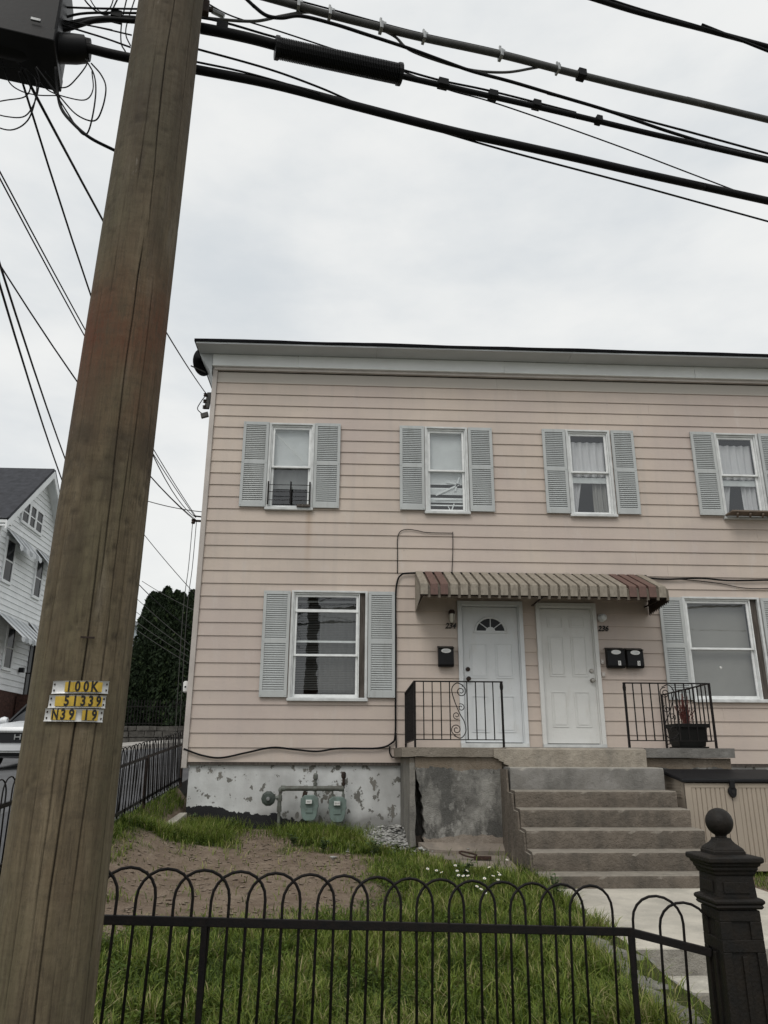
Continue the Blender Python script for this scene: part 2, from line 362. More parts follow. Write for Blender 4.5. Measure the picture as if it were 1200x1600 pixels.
M['ink'] = simple('black_ink', (.012, .011, .010), .6, .2, 20, bump=0)
M['paper'] = simple('white_label', (.68, .68, .66), .6, .12, 30, bump=0)
M['awn_tan'] = simple('awning_tan', (.275, .243, .198), .6, .3, 9, bump=.2, stretch=(3, .8, 1.5), c2=(.19, .165, .13))
M['awn_red'] = simple('awning_red', (.135, .077, .062), .6, .3, 9, bump=.2, stretch=(3, .8, 1.5), c2=(.10, .058, .048))
M['awn_pan_shaded'] = simple('awning_pan_shaded', (.15, .128, .10), .65, .35, 9, bump=.2, stretch=(3, .8, 1.5))  # darker than the slats: shade of the recessed pans painted into the colour
M['meter'] = simple('meter_green', (.165, .225, .205), .5, .3, 12, bump=.15, c2=(.12, .15, .135))
M['meterpipe'] = simple('pipe_paint', (.135, .15, .132), .55, .35, 12, bump=.3, c2=(.075, .068, .056))
M['regulator'] = simple('regulator_paint', (.055, .07, .06), .55, .35, 14, bump=.3)
M['box_body'] = simple('resin_beige', (.37, .315, .255), .55, .08, 3, bump=.15, bscale=90)
M['box_lid'] = simple('resin_black', (.011, .011, .0125), .5, .2, 5, bump=.2, bscale=80, spec=.22)
M['cast'] = simple('cast_iron_paint', (.0075, .0072, .0068), .55, .5, 14, bump=.5, bscale=70, c2=(.017, .013, .0095), spec=.22)
M['pot'] = simple('planter_black', (.008, .008, .0075), .6, .2, 6, spec=.2)
M['dryplant'] = simple('dry_red_plant', (.10, .028, .022), .8, .4, 20, bump=0)
M['rubble'] = simple('rubble', (.40, .40, .385), .9, .5, 25, bump=.5, c2=(.13, .125, .115))
M['rust'] = simple('rust', (.05, .026, .018), .85, .5, 40, bump=.4)
M['petal'] = simple('petal', (.8, .8, .78), .6, .05, 10, bump=0)
M['pollen'] = simple('pollen', (.55, .36, .03), .7, .1, 10, bump=0)
M['hs'] = simple('white_clapboard', (.76, .78, .79), .55, .12, 1.5, bump=.05)
M['shingle'] = simple('dark_shingle', (.045, .047, .055), .9, .4, 4, bump=.5, bscale=14)
M['awn_white'] = simple('awning_white', (.55, .57, .59), .5, .15, 4)
M['awn_grey'] = simple('awning_grey', (.30, .32, .335), .5, .15, 4)
M['brick'] = simple('brick_dark', (.095, .052, .042), .9, .5, 9, bump=.5, bscale=20, c2=(.04, .028, .025), spec=.1)
M['carpaint'] = simple('car_white', (.72, .74, .76), .22, .03, 2, bump=0, spec=.6)
M['tyre'] = simple('tyre', (.015, .015, .015), .85, .2, 10)
M['cardark'] = simple('car_dark_trim', (.008, .009, .011), .4, .2, 6, bump=0, spec=.25)
m = MT('car_glass'); m.col((.008, .009, .011)).rough(.12).spec(.16); M['carglass'] = m.m
m = MT('lamp_glass'); m.col((.55, .52, .44)).rough(.15).spec(.6); M['lampglass'] = m.m
M['stone'] = simple('wall_stone', (.10, .096, .088), .9, .5, 5, bump=.6, bscale=25, c2=(.045, .042, .038), spec=.15)
M['mortar'] = simple('wall_mortar', (.07, .066, .06), .95, .3, 9)
M['bluehouse'] = simple('pale_blue_siding', (.42, .47, .50), .7, .1, 2)

# ------------------------------------------------------------------ terrain
def side_z(x, y):
    xx = max(-14., min(x, -2.5)); yy = max(-6., min(y, 40.))
    return -.42+.088*(yy-12)+.062*(xx+2.5)
def front_z(x, y):
    return -1.56-.055*max(-10., min(x, 14.))
def g_z(x, y):
    t = max(0., min(1., (y-2.0)/2.2)); t = t*t*(3-2*t)
    if x < -2.5:
        return front_z(x, y)*(1-t)+max(side_z(x, y)-.12, front_z(x, y)-.5)*t
    u = max(0., min(1., (x+2.5)/4.5))
    return front_z(x, y)*(1-t)+t*(max(-1.75, (-1.75)*1.0) if True else 0)
def yard_z(x, y):
    u = (x+2.5)/4.5; v = max(0., min(1.05, (y-3.6)/8.2))
    z = (-1.24+.385*v)*(1-u)+(-1.32+.30*v)*u
    t = max(0., min(1., (-1.55-x)/.95)); t = t*t*(3-2*t); k = max(0., min(1., (10.5-y)/1.1))
    z += (max(z, -.42+.088*(y-12)-.02)-z)*t*k
    return z+.035*noise.noise((x*.9, y*.9, 0))+.018*noise.noise((x*3.1, y*3.1, 4))
def sheet(name, xs, ys, zf, mat, off=0.0):
    vs = [(x, y, zf(x, y)+off) for y in ys for x in xs]; n = len(xs)
    fs = [(j*n+i, j*n+i+1, (j+1)*n+i+1, (j+1)*n+i) for j in range(len(ys)-1) for i in range(n-1)]
    me = bpy.data.meshes.new(name); me.from_pydata(vs, [], fs); me.materials.append(mat)
    me.polygons.foreach_set('use_smooth', [True]*len(fs)); return link(name, me)
def fr(a, b, s):
    n = max(1, int(round((b-a)/s))); return [a+(b-a)*i/n for i in range(n+1)]
gx = [-400, -150, -60, -30]+fr(-20, -2.6, .6)+[-2.5]+fr(-1.5, 14, 1.5)+[30, 60, 150, 400]
gy = [-400, -150, -60, -30]+fr(-12, 1.5, 1.5)+fr(2, 5, .25)+fr(6, 42, 1.0)+[60, 150, 400]
struct(sheet('ground', gx, gy, g_z, M['earth']))
# side street, its footways and the main street in front
def road_z(x, y): return side_z(x, y)-.105
struct(sheet('side_street', fr(-11.5, -4.3, .6), fr(4.6, 24.2, .7), road_z, M['asphalt']))
m_ = MB()
def strip(xa, xb, ys, top, th):
    mb = MB()
    for a, b in zip(ys[:-1], ys[1:]):
        mb.add([(xa,a,top(xa,a)),(xb,a,top(xb,a)),(xb,b,top(xb,b)),(xa,b,top(xa,b)),(xa,a,top(xa,a)-th),(xb,a,top(xb,a)-th),(xb,b,top(xb,b)-th),(xa,b,top(xa,b)-th)],
               [(0,1,2,3),(0,4,5,1),(1,5,6,2),(2,6,7,3),(3,7,4,0)])
    return mb
struct(strip(-4.3, -2.56, fr(4.6, 40, .9), lambda x, y: side_z(x, y)+.02, .2).build('side_footway', M['old_footway']))
struct(strip(-13.5, -4.301, fr(24.2, 26.0, .9), lambda x, y: side_z(x, y)+.02, .2).build('far_footway', M['sidewalk']))
mb = MB()
for i in range(24):
    x0 = -14+i*1.5; x1 = x0+1.488
    def P(x, o, dz=0): return (x*.973-.23*o, x*.23+.973*o, -1.56-.055*x*.973+dz)
    mb.add([P(x0,1.35),P(x1,1.35),P(x1,2.95),P(x0,2.95),P(x0,1.35,-.2),P(x1,1.35,-.2),P(x1,2.95,-.2),P(x0,2.95,-.2)],
           [(0,1,2,3),(0,4,5,1),(1,5,6,2),(2,6,7,3),(3,7,4,0)])
struct(mb.build('front_sidewalk', M['sidewalk']))
struct(sheet('main_street', fr(-16, 20, 2), fr(-9, .6, 1.2), lambda x, y: front_z(x, y)+.006, M['asphalt']))

# yard: soil with a trodden bare patch
def dirt(x, y):
    n = .30*noise.noise((x*1.3, y*1.3, 7))+.22*noise.noise((x*3.6, y*3.6, 2))+.12*noise.noise((x*11, y*11, 5))
    a = 1.0-math.hypot((x+.95)/1.42, (y-8.25)/1.95)
    b = .38-abs(x+1.02+.05*(y-10)) if 9 < y < 11.75 else -1
    c_ = .55-math.hypot((x+1.55)/1.0, (y-6.6)/1.0)
    return max(a, b*1.4, c_)+n
xs = fr(-2.52, 2.02, .07); ys = fr(3.45, 11.9, .07)
yard = sheet('yard', xs, ys, yard_z, M['soil']); struct(yard)
ga = yard.data.attributes.new('grassy', 'FLOAT', 'POINT')
ga.data.foreach_set('value', [max(0., min(1., .5-dirt(x, y)*5)) for y in ys for x in xs])
struct(sheet('side_lawn', fr(4.25, 9, .4), fr(4.5, 11.9, .4), lambda x, y: -1.235+.01*noise.noise((x, y, 0)), M['soil']))
# low kerb wall carrying the front fence
RA = Vector((-.963, 3.529, -.615)); RB = Vector((1.384, 4.083, -.776)); RDIR = (RB-RA)/(RB.x-RA.x)
def rail(x): return RA+RDIR*(x-RA.x)
mb = MB()
for i in range(6):
    xa = -2.62+i*.73; xb = xa+.728
    a, b = rail(xa), rail(xb); q = SN*.12
    mb.prism([a-q+Vector((0,0,-.68)), b-q+Vector((0,0,-.68)), b+q+Vector((0,0,-.66)), a+q+Vector((0,0,-.66))], (0, 0, -.5))
tag(mb.build('kerb_wall', M['sidewalk'], bevel=.01), 'low concrete kerb wall under the black hoop-top fence by the street', 'wall')
# front walk, its steps down to the street, the side path by the house
mb = MB(); mb.prism([(2.03, 6.06, -1.25), (4.2, 6.06, -1.25), (4.2, 9.2, -1.19), (2.03, 9.2, -1.19)], (0, 0, -.3))
struct(mb.build('front_walk', M['walk_concrete'], bevel=.02))
st = thing('street_steps', (3.1, 5.7, -1.7), 'worn pale concrete steps from the front walk down toward the street', 'steps')
for k, (ya, yb, zt) in enumerate([(5.62, 6.0405, -1.42), (5.2, 5.617, -1.58)]):
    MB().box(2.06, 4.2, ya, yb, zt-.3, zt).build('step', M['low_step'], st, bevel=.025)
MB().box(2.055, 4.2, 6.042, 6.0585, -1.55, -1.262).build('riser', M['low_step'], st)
mb = MB()
for i in range(15):
    yy = 4.25+i*.135; x0 = 1.68+.05*noise.noise((yy*3, 0, 0)); zt = yard_z(1.9, yy)+.045+.05*noise.noise((yy*4, 1, 3))
    mb.prism([(x0, yy, zt-.4), (x0, yy+.15, zt-.4), (x0+.02, yy+.14, zt-.03), (x0+.07, yy+.12, zt+random.uniform(0,.02)), (x0+.07, yy+.02, zt), (x0+.0, yy, zt-.05)], (.32+.06*random.random(), 0, -.10))
tag(mb.build('stone_edging', M['stone_edge'], smooth=True, bevel=.02), 'rough crumbling stone edging between the lawn and the front walk', 'edging')
struct(MB().prism([(-2.56, 10.35, -.79), (-2.20, 10.45, -.80), (-2.24, 11.83, -.70), (-2.36, 11.83, -.70), (-2.36, 18, -.2), (-2.56, 18, -.2)], (0, 0, -.25)).build('side_path', M['walk_concrete'], bevel=.01))

# ------------------------------------------------------------------ text
def text(name, body, size, mat, parent, mtx, ext=.001, shear=0., sx=1., bold=0.):
    cu = bpy.data.curves.new(name, 'FONT'); cu.body = body; cu.size = size; cu.extrude = ext; cu.shear = shear; cu.offset = bold
    cu.align_x = 'CENTER'; cu.align_y = 'CENTER'; cu.resolution_u = 3
    t = bpy.data.objects.new(name, cu); COL.objects.link(t)
    bpy.context.view_layer.update()
    me = bpy.data.meshes.new_from_object(t.evaluated_get(bpy.context.evaluated_depsgraph_get()))
    bpy.data.objects.remove(t); me.materials.clear(); me.materials.append(mat)
    me.transform(mtx @ Matrix.Diagonal((sx, 1, 1, 1)))
    return link(name, me, parent)
def facing(p, rz=0.): return Matrix.Translation(p) @ Matrix.Rotation(rz, 4, 'Z') @ Matrix.Rotation(math.pi/2, 4, 'X')

# ------------------------------------------------------------------ the row house
W = 11.80; RH = .2033; Z0 = -.015
house = thing('row_house', (4, W, -1), 'long two-storey row house clad in pinkish beige clapboards with grey shutters', 'house')
# window frames (outer), door casings: x0, x1, z0, z1
WIN = {'w1': (-1.362, -.611, 3.849, 5.35), 'w2': (1.215, 1.935, 3.832, 5.345), 'w3': (3.60, 4.355, 3.83, 5.35), 'w4': (6.155, 6.91, 3.83, 5.35),
       'w5': (-.882, .297, .873, 2.523), 'w6': (5.27, 6.52, .895, 2.505)}
DOR = {'d1': (1.69, 2.71, .18, 2.39), 'd2': (2.915, 3.87, .18, 2.375)}
OPEN = list(WIN.values())+list(DOR.values())
XL, XR = -2.285, 11.0
def plank(xa, xb, za, zb, zr):       # piece of the course whose lower lip is at zr
    def yf(z): t = (z-zr)/RH; return 11.780+.016*t
    ya, yb = yf(za), yf(zb)
    MB().add([(xa,ya,za),(xb,ya,za),(xb,11.83,za),(xa,11.83,za),(xa,yb,zb),(xb,yb,zb),(xb,11.83,zb),(xa,11.83,zb)],
             [(3,2,1,0),(4,5,6,7),(0,1,5,4),(1,2,6,5),(2,3,7,6),(3,0,4,7)]).build('clapboard', M['siding'], house)
for k in range(31):
    za = Z0+k*RH; zb = min(za+RH, 6.40)
    cuts = sorted({XL, XR}|{v for o in OPEN for v in o[:2] if o[2] < zb-.004 and o[3] > za+.004})
    runs = []
    for xa, xb in zip(cuts[:-1], cuts[1:]):
        xm = (xa+xb)/2; free = [(za, zb)]
        for o in OPEN:
            if o[0] < xm < o[1]:
                nf = []
                for p, q in free:
                    if o[2] > p+.004: nf.append((p, min(q, o[2])))
                    if o[3] < q-.004: nf.append((max(p, o[3]), q))
                free = [(p, q) for p, q in nf if q-p > .004]
        for fz in free:
            if runs and runs[-1][1] == xa and runs[-1][2] == fz: runs[-1] = (runs[-1][0], xb, fz)
            else: runs.append((xa, xb, fz))
    for xa, xb, (p, q) in runs:
        if xb-xa > 4 and p == za:        # butt joint somewhere along a long course
            j = random.uniform(xa+1.6, xb-1.6); plank(xa, j-.0012, p, q, za); plank(j+.0012, xb, p, q, za)
        else: plank(xa, xb, p, q, za)
MB().box(-2.365, -2.287, 11.752, 11.90, -.10, 6.40).build('corner_trim', M['trim'], house, bevel=.006)
mb = MB(); mb.box(-2.33, 12, 19.0, 19.1, -1, 6.5); mb.box(-2.33, -2.26, 11.91, 19, -.02, 6.5); mb.box(11.0, 11.1, 11.85, 19, -1, 6.5)
mb.build('side_wall', M['siding'], house)
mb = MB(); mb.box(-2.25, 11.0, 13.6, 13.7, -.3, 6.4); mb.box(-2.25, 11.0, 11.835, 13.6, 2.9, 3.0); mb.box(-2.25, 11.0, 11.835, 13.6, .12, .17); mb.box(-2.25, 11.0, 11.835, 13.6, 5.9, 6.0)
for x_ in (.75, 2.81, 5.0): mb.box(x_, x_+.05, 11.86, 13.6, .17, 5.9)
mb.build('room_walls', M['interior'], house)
# foundation
mb = MB(); xs = fr(-2.262, .80, .06); zs = fr(-1.25, -.03, .06)
def fy(x, z): return 11.835+.012*noise.noise((x*2.5, z*2.5, 1))+.006*noise.noise((x*9, z*9, 5))-(.05 if z < -1.0 else 0)
vs = [(x, fy(x, z), z) for z in zs for x in xs]; n = len(xs)
mb.add(vs, [(j*n+i, j*n+i+1, (j+1)*n+i+1, (j+1)*n+i) for j in range(len(zs)-1) for i in range(n-1)])
mb.add([(-2.262, 11.83, -1.25), (-2.262, 19, -1.25), (-2.262, 19, -.03), (-2.262, 11.83, -.03)], [(0, 1, 2, 3)])
mb.box(4.6, 11, 11.84, 11.95, -1.4, -.03); mb.box(.80, 4.6, 11.845, 11.95, -1.4, -.03)
mb.build('foundation', M['foundation'], house, smooth=True)
MB().box(-2.29, 11, 11.79, 11.84, -.055, -.0185).build('sill_flashing', M['oldwood'], house)
# eaves: frieze boards, soffit, black roof edge, return on the gable side
mb = MB(); jx = [-2.37, -.93, 2.6, 5.94, 9.0, 11.0]
for i, (a, b) in enumerate(zip(jx[:-1], jx[1:])):
    MB().box(a+.0015, b-.0015, 11.69-.003*(i % 2), 11.80, 6.352, 6.568).build('frieze_board', M['frieze'], house, bevel=.004)
MB().box(-2.34, 11, 11.735, 11.79, 6.30, 6.350).build('frieze_moulding', M['trim'], house)
jx = [-2.60, .4, 3.7, 7.2, 11.0]
for i, (a, b) in enumerate(zip(jx[:-1], jx[1:])):
    MB().box(a+.0015, b-.0015, 11.345+.002*(i % 2), 11.688, 6.570+.002*(i % 2), 6.60).build('soffit_panel', M['soffit'], house)
MB().prism([(-2.60, 11.70, 6.575), (-2.375, 11.70, 6.575), (-2.375, 11.70, 6.20)], (0, 7.3, 0)).build('eave_return', M['soffit'], house)
mb = MB(); xs = fr(-2.625, 11.0, .2)
for a, b in zip(xs[:-1], xs[1:]):
    za = 6.648+.012*noise.noise((a*.9, 0, 0))+.008*noise.noise((a*5, 2, 0)); zb_ = 6.648+.012*noise.noise((b*.9, 0, 0))+.008*noise.noise((b*5, 2, 0))
    ya = 11.325+.008*noise.noise((a*2, 5, 0)); yb = 11.325+.008*noise.noise((b*2, 5, 0))
    mb.add([(a,ya,6.598),(b,yb,6.598),(b,19.2,6.598),(a,19.2,6.598),(a,ya,za),(b,yb,zb_),(b,19.2,zb_+.25),(a,19.2,za+.25)],
           [(3,2,1,0),(4,5,6,7),(0,1,5,4),(1,2,6,5),(2,3,7,6),(3,0,4,7)])
mb.build('roof', M['roof'], house)

def frame(mb, x0, x1, z0, z1, y0, y1, t, tb=None, tt=None):
    tb = tb or t; tt = tt or t
    mb.box(x0, x0+t, y0, y1, z0, z1); mb.box(x1-t, x1, y0, y1, z0, z1)
    mb.box(x0+t, x1-t, y0, y1, z0, z0+tb); mb.box(x0+t, x1-t, y0, y1, z1-tt, z1); return mb
def window(x0, x1, z0, z1, zm, right=.0, low_open=0.):
    """casing in the wall, two sashes stepped back, a pane in each; returns the window part"""
    win = frame(MB(), x0, x1, z0, z1, 11.752, 11.90, .038, .03, .03).build('window', M['alu'], house, bevel=.003)
    MB().box(x0-.012, x1+.012, 11.728, 11.80, z0-.022, z0+.018).build('sill', M['alu'], win, bevel=.004)
    a, b = x0+.040, x1-.040-right
    if right: MB().box(b+.006, x1-.039, 11.80, 11.87, z0+.03, z1-.03).build('jamb', M['oldwood'], win)
    # storm-window tracks
    mb = MB(); mb.box(a, a+.014, 11.775, 11.89, z0+.03, z1-.03); mb.box(b-.014, b, 11.775, 11.89, z0+.03, z1-.03); mb.box(a+.015, b-.015, 11.785, 11.89, z1-.055, z1-.032)
    mb.build('track', M['white_frame'], win)
    a += .017; b -= .017
    zt = z1-.058
    frame(MB(), a, b, zm-.012, zt, 11.805, 11.832, .036, .030).build('upper_sash', M['white_frame'], win, bevel=.003)
    MB().add([(a+.034, 11.818, zm+.016), (b-.034, 11.818, zm+.016), (b-.034, 11.818, zt-.034), (a+.034, 11.818, zt-.034)], [(0, 1, 2, 3)]).build('pane', M['glass'], win)
    zl = z0+.032+low_open
    frame(MB(), a, b, zl, zm+.026+low_open*.0, 11.842, 11.870, .036, .05).build('lower_sash', M['white_frame'], win, bevel=.003)
    MB().add([(a+.034, 11.855, zl+.048), (b-.034, 11.855, zl+.048), (b-.034, 11.855, zm-.002), (a+.034, 11.855, zm-.002)], [(0, 1, 2, 3)]).build('pane', M['glass'], win)
    return win, a+.034, b-.034
def blind(win, a, b, z0, z1, y=11.895, step=.022, mat='blind', tilt=.9, skip=()):
    mb = MB(); k = 0; z = z1
    while z > z0:
        if not any(p < z < q for p, q in skip):
            w_ = .0125; dy = math.cos(tilt)*w_; dz = math.sin(tilt)*w_; j = random.uniform(-.0015, .0015)
            mb.add([(a, y-dy, z-dz+j), (b, y-dy, z-dz-j), (b, y+dy, z+dz-j), (a, y+dy, z+dz+j)], [(0, 1, 2, 3)])
        z -= step
    mb.box(a, b, y-.02, y+.015, z1, z1+.03)
    return stuff(mb.build('blind', M[mat], win))
def drape(win, a, b, z0, z1, y=11.94, mat='curtain', folds=7, amp=.02, taper=0.):
    xs = fr(0, 1, 1/40); zs = fr(z0, z1, .08); vs = []
    for z in zs:
        t = (z-z0)/(z1-z0)
        for u in xs: vs.append((a+(b-a)*u*(1-taper*(1-t)), y+amp*math.sin(u*folds*2*math.pi+.6*math.sin(3*t))+.01*noise.noise((u*9, t*2, a)), z))
    n = len(xs); mb = MB().add(vs, [(j*n+i, j*n+i+1, (j+1)*n+i+1, (j+1)*n+i) for j in range(len(zs)-1) for i in range(n-1)])
    return mb.build('curtain', M[mat], win, smooth=True)
def shutter(x0, x1, z0, z1):
    j_ = random.uniform(-.007, .007); z0 += j_; z1 += j_; x0 += random.uniform(-.003, .003)
    t = .045; zm = z0+(z1-z0)*.515; y0, y1 = 11.738, 11.768
    fr_ = frame(MB(), x0, x1, z0, z1, y0, y1, t, .085, .055); fr_.box(x0+t, x1-t, y0+.001, y1, zm-.03, zm+.03)
    for zz in (z0+.03, zm, z1-.025):
        for xx in (x0+.022, x1-.022): fr_.box(xx-.007, xx+.007, y0-.004, y0, zz-.007, zz+.007)
    sh = fr_.build('shutter', M['shutter'], house)
    lv = MB()
    for p, q in ((z0+.085, zm-.03), (zm+.03, z1-.055)):
        n = int(round((q-p)/.0335)); s = (q-p)/n
        for i in range(n):
            z = p+(i+.5)*s
            lv.add([(x0+t, y0+.004, z-s*.46), (x1-t, y0+.004, z-s*.46), (x1-t, y1-.006, z+s*.50), (x0+t, y1-.006, z+s*.50), (x0+t, y0+.004, z-s*.16), (x1-t, y0+.004, z-s*.16)],
                   [(0, 1, 5, 4), (4, 5, 2, 3), (0, 3, 2, 1)])
    lv.box(x0+t, x1-t, y1-.005, y1-.001, z0+.02, z1-.02)
    stuff(lv.build('louvres', M['shutter'], sh)); return sh
for a, b, p, q in [(-1.785, -1.366, 3.873, 5.352), (-.606, -.184, 3.873, 5.352), (.797, 1.205, 3.865, 5.34), (1.944, 2.346, 3.862, 5.34),
                   (3.197, 3.588, 3.863, 5.35), (4.37, 4.756, 3.86, 5.345), (5.745, 6.143, 3.866, 5.352), (6.92, 7.32, 3.866, 5.352),
                   (-1.307, -.897, .911, 2.515), (.309, .716, .912, 2.52), (4.885, 5.262, .915, 2.495), (6.535, 6.93, .915, 2.50)]:
    shutter(a, b, p, q)
# 1: blind in the upper half, dark below behind a window guard
w_, a, b = window(*WIN['w1'], 4.585); blind(w_, a-.03, b+.03, 4.60, 5.25, tilt=1.25, step=.0195)
drape(w_, a-.03, b+.03, 4.25, 4.60, 11.955, 'blind_dark', 3, .006)
MB().bar((-1.255, 11.802, 5.17), (-.80, 11.802, 4.70), .006).build('crack_tape', M['alu'], w_)
# 2: broken white blind
w_, a, b = window(*WIN['w2'], 4.575); blind(w_, a-.03, b+.03, 3.92, 5.25, tilt=1.25, step=.0195, skip=((4.13, 4.19), (4.31, 4.37), (4.02, 4.06), (3.92, 3.99)))
mb = MB()
for (p, q, r_, s) in [((1.40, 4.17), (1.80, 4.37), .028, .0), ((1.72, 4.25), (1.80, 4.50), .026, 0), ((1.58, 4.40), (1.82, 4.36), .02, 0), ((1.38, 4.09), (1.85, 4.11), .018, 0), ((1.66, 3.92), (1.70, 4.03), .02, 0), ((1.60, 3.98), (1.63, 3.92), .014, 0)]:
    mb.bar((p[0], 11.878, p[1]), (q[0], 11.878, q[1]), .004, r_, up=(0, 0, 1))
mb.build('broken_slats', M['blind'], w_)
# 3 and 4: sheer curtains, raised lower shade
for nm in ('w3', 'w4'):
    w_, a, b = window(*WIN[nm], 4.60)
    drape(w_, a-.02, b+.02, 4.56, 5.18, 11.91, 'curtain', 5, .018)
    drape(w_, a-.03, a+.20, 3.92, 4.60, 11.94, 'curtain', 3, .015, .55)
    drape(w_, b-.22, b+.03, 3.92, 4.60, 11.94, 'curtain' if nm == 'w4' else 'shade', 3, .02)
    MB().box(a, b, 11.876, 11.89, 4.43, 4.53).build('raised_sash_rail', M['alu'], w_)
# 5: dusty open blind, wood exposed at the right jamb
w_, a, b = window(*WIN['w5'], 1.53, right=.085); blind(w_, a-.02, b+.02, 1.02, 2.36, 11.93, .026, 'blind_dark', .35)
MB().box(a-.034, b+.034, 11.790, 11.803, 2.19, 2.235).build('storm_rail', M['white_frame'], w_, bevel=.002)
MB().box(a, b, 11.876, 11.888, 1.735, 1.765).build('inner_rail', M['white_frame'], w_)
drape(w_, a+.35, b, 1.0, 2.35, 12.05, 'shade', 4, .02)
# 6: pale shade behind both panes
w_, a, b = window(*WIN['w6'], 1.69, right=.11); MB().box(a-.03, b+.03, 11.93, 11.935, .95, 2.46).build('roller_shade', M['shade'], w_)
MB().lathe([(.001, 11.842), (.016, 11.842), (.02, 11.850), (.001, 11.851)], (5.80, 0, 1.41), 12, 'y').build('suction_cup', M['paper'], w_)

def casing(x0, x1, z0, z1, wd):
    mb = MB(); mb.box(x0, x0+wd, 11.742, 11.87, z0, z1); mb.box(x1-wd, x1, 11.742, 11.87, z0, z1); mb.box(x0+wd, x1-wd, 11.744, 11.87, z1-wd, z1)
    mb.box(x0+wd, x0+wd+.015, 11.775, 11.88, z0, z1-wd); mb.box(x1-wd-.015, x1-wd, 11.775, 11.88, z0, z1-wd); mb.box(x0+wd+.015, x1-wd-.015, 11.775, 11.88, z1-wd-.015, z1-wd)
    return mb
def panel(mb, x0, x1, z0, z1, yf):
    t = .022      # raised-panel moulding: groove frame and a field
    frame(mb, x0, x1, z0, z1, yf-.009, yf+.004, .014); 
    mb.box(x0+.035, x1-.035, yf-.008, yf+.004, z0+.035, z1-.035); return mb
YD = 11.815
# left door with sunburst fanlight
x0, x1, z0, z1 = DOR['d1']
d1 = MB().box(1.775, 2.632, YD, 11.86, .275, 2.305).build('door', M['door'], house, bevel=.003); d1['label'] = 'white door with a sunburst fanlight'
casing(x0, x1, .263, z1, .062).build('casing', M['door'], d1, bevel=.003)
for a, b in ((1.87, 2.14), (2.265, 2.535)):
    for p, q in ((1.21, 1.74), (.42, .95)): panel(MB(), a, b, p, q, YD).build('raised_panel', M['door'], d1)
fx, fz, fr_ = 2.205, 1.925, .235
arc = [Vector((fx+fr_*math.cos(t), YD-.004, fz+fr_*.92*math.sin(t))) for t in [math.pi*i/24 for i in range(25)]]
MB().prism(arc, (0, .003, 0)).build('fanlight_glass', M['carglass'], d1)
mb = MB(); mb.tube([p+Vector((0, -.004, 0)) for p in arc], .018, 6); mb.bar((fx-fr_-.03, YD-.008, fz-.008), (fx+fr_+.03, YD-.008, fz-.008), .02, .034)
for t in (R(40), R(90), R(140)): mb.bar((fx+.07*math.cos(t), YD-.008, fz+.07*math.sin(t)), (fx+fr_*math.cos(t), YD-.008, fz+fr_*.92*math.sin(t)), .012, .016, up=(0, 1, 0))
hub = [Vector((fx+.075*math.cos(t), YD-.009, fz+.07*math.sin(t))) for t in [math.pi*i/12 for i in range(13)]]
mb.prism(hub, (0, .006, 0)); mb.build('fanlight_frame', M['door'], d1)
def knob(par, x, z, r_, mat):
    MB().lathe([(r_*.95, YD+.001), (r_*.95, YD-.012), (r_*.42, YD-.014), (r_*.42, YD-.035), (r_*.9, YD-.042), (r_, YD-.055), (r_*.7, YD-.068), (.001, YD-.07)], (x, 0, z), 14, 'y').build('knob', M[mat], par, smooth=True)
def deadbolt(par, x, z, r_, mat):
    MB().lathe([(r_, YD+.001), (r_, YD-.014), (r_*.8, YD-.022), (.001, YD-.023)], (x, 0, z), 14, 'y').build('deadbolt', M[mat], par, smooth=True)
deadbolt(d1, 1.835, 1.345, .034, 'rust_iron'); knob(d1, 1.838, 1.20, .034, 'rust_iron')
MB().box(x0+.002, x1-.002, 11.72, 11.86, .184, .262).build('threshold', M['alu'], d1, bevel=.004)
# right door, six panels
x0, x1, z0, z1 = DOR['d2']
d2 = MB().box(2.99, 3.797, YD, 11.86, .265, 2.29).build('door', M['door_b'], house, bevel=.003); d2['label'] = 'plain white six-panel door'
casing(x0, x1, .253, z1, .06).build('casing', M['door_b'], d2, bevel=.003)
for a, b in ((3.10, 3.34), (3.45, 3.69)):
    for p, q in ((2.0, 2.17), (1.245, 1.86), (.50, 1.02)): panel(MB(), a, b, p, q, YD).build('raised_panel', M['door_b'], d2)
deadbolt(d2, 3.745, 1.335, .034, 'chrome'); knob(d2, 3.742, 1.19, .034, 'chrome')
MB().box(x0+.002, x1-.002, 11.72, 11.86, .184, .252).build('threshold', M['alu'], d2, bevel=.004)
text('house_number', '234', .115, M['ink'], house, facing(Vector((1.575, 11.768, 1.995))), .004, .28, .95, .003)
text('house_number', '236', .115, M['ink'], house, facing(Vector((3.965, 11.768, 1.98))), .004, .28, .95, .003)
for px_, pz in ((1.50, 1.93), (1.53, 1.925), (1.25, 1.78), (1.43, 1.78)): pass

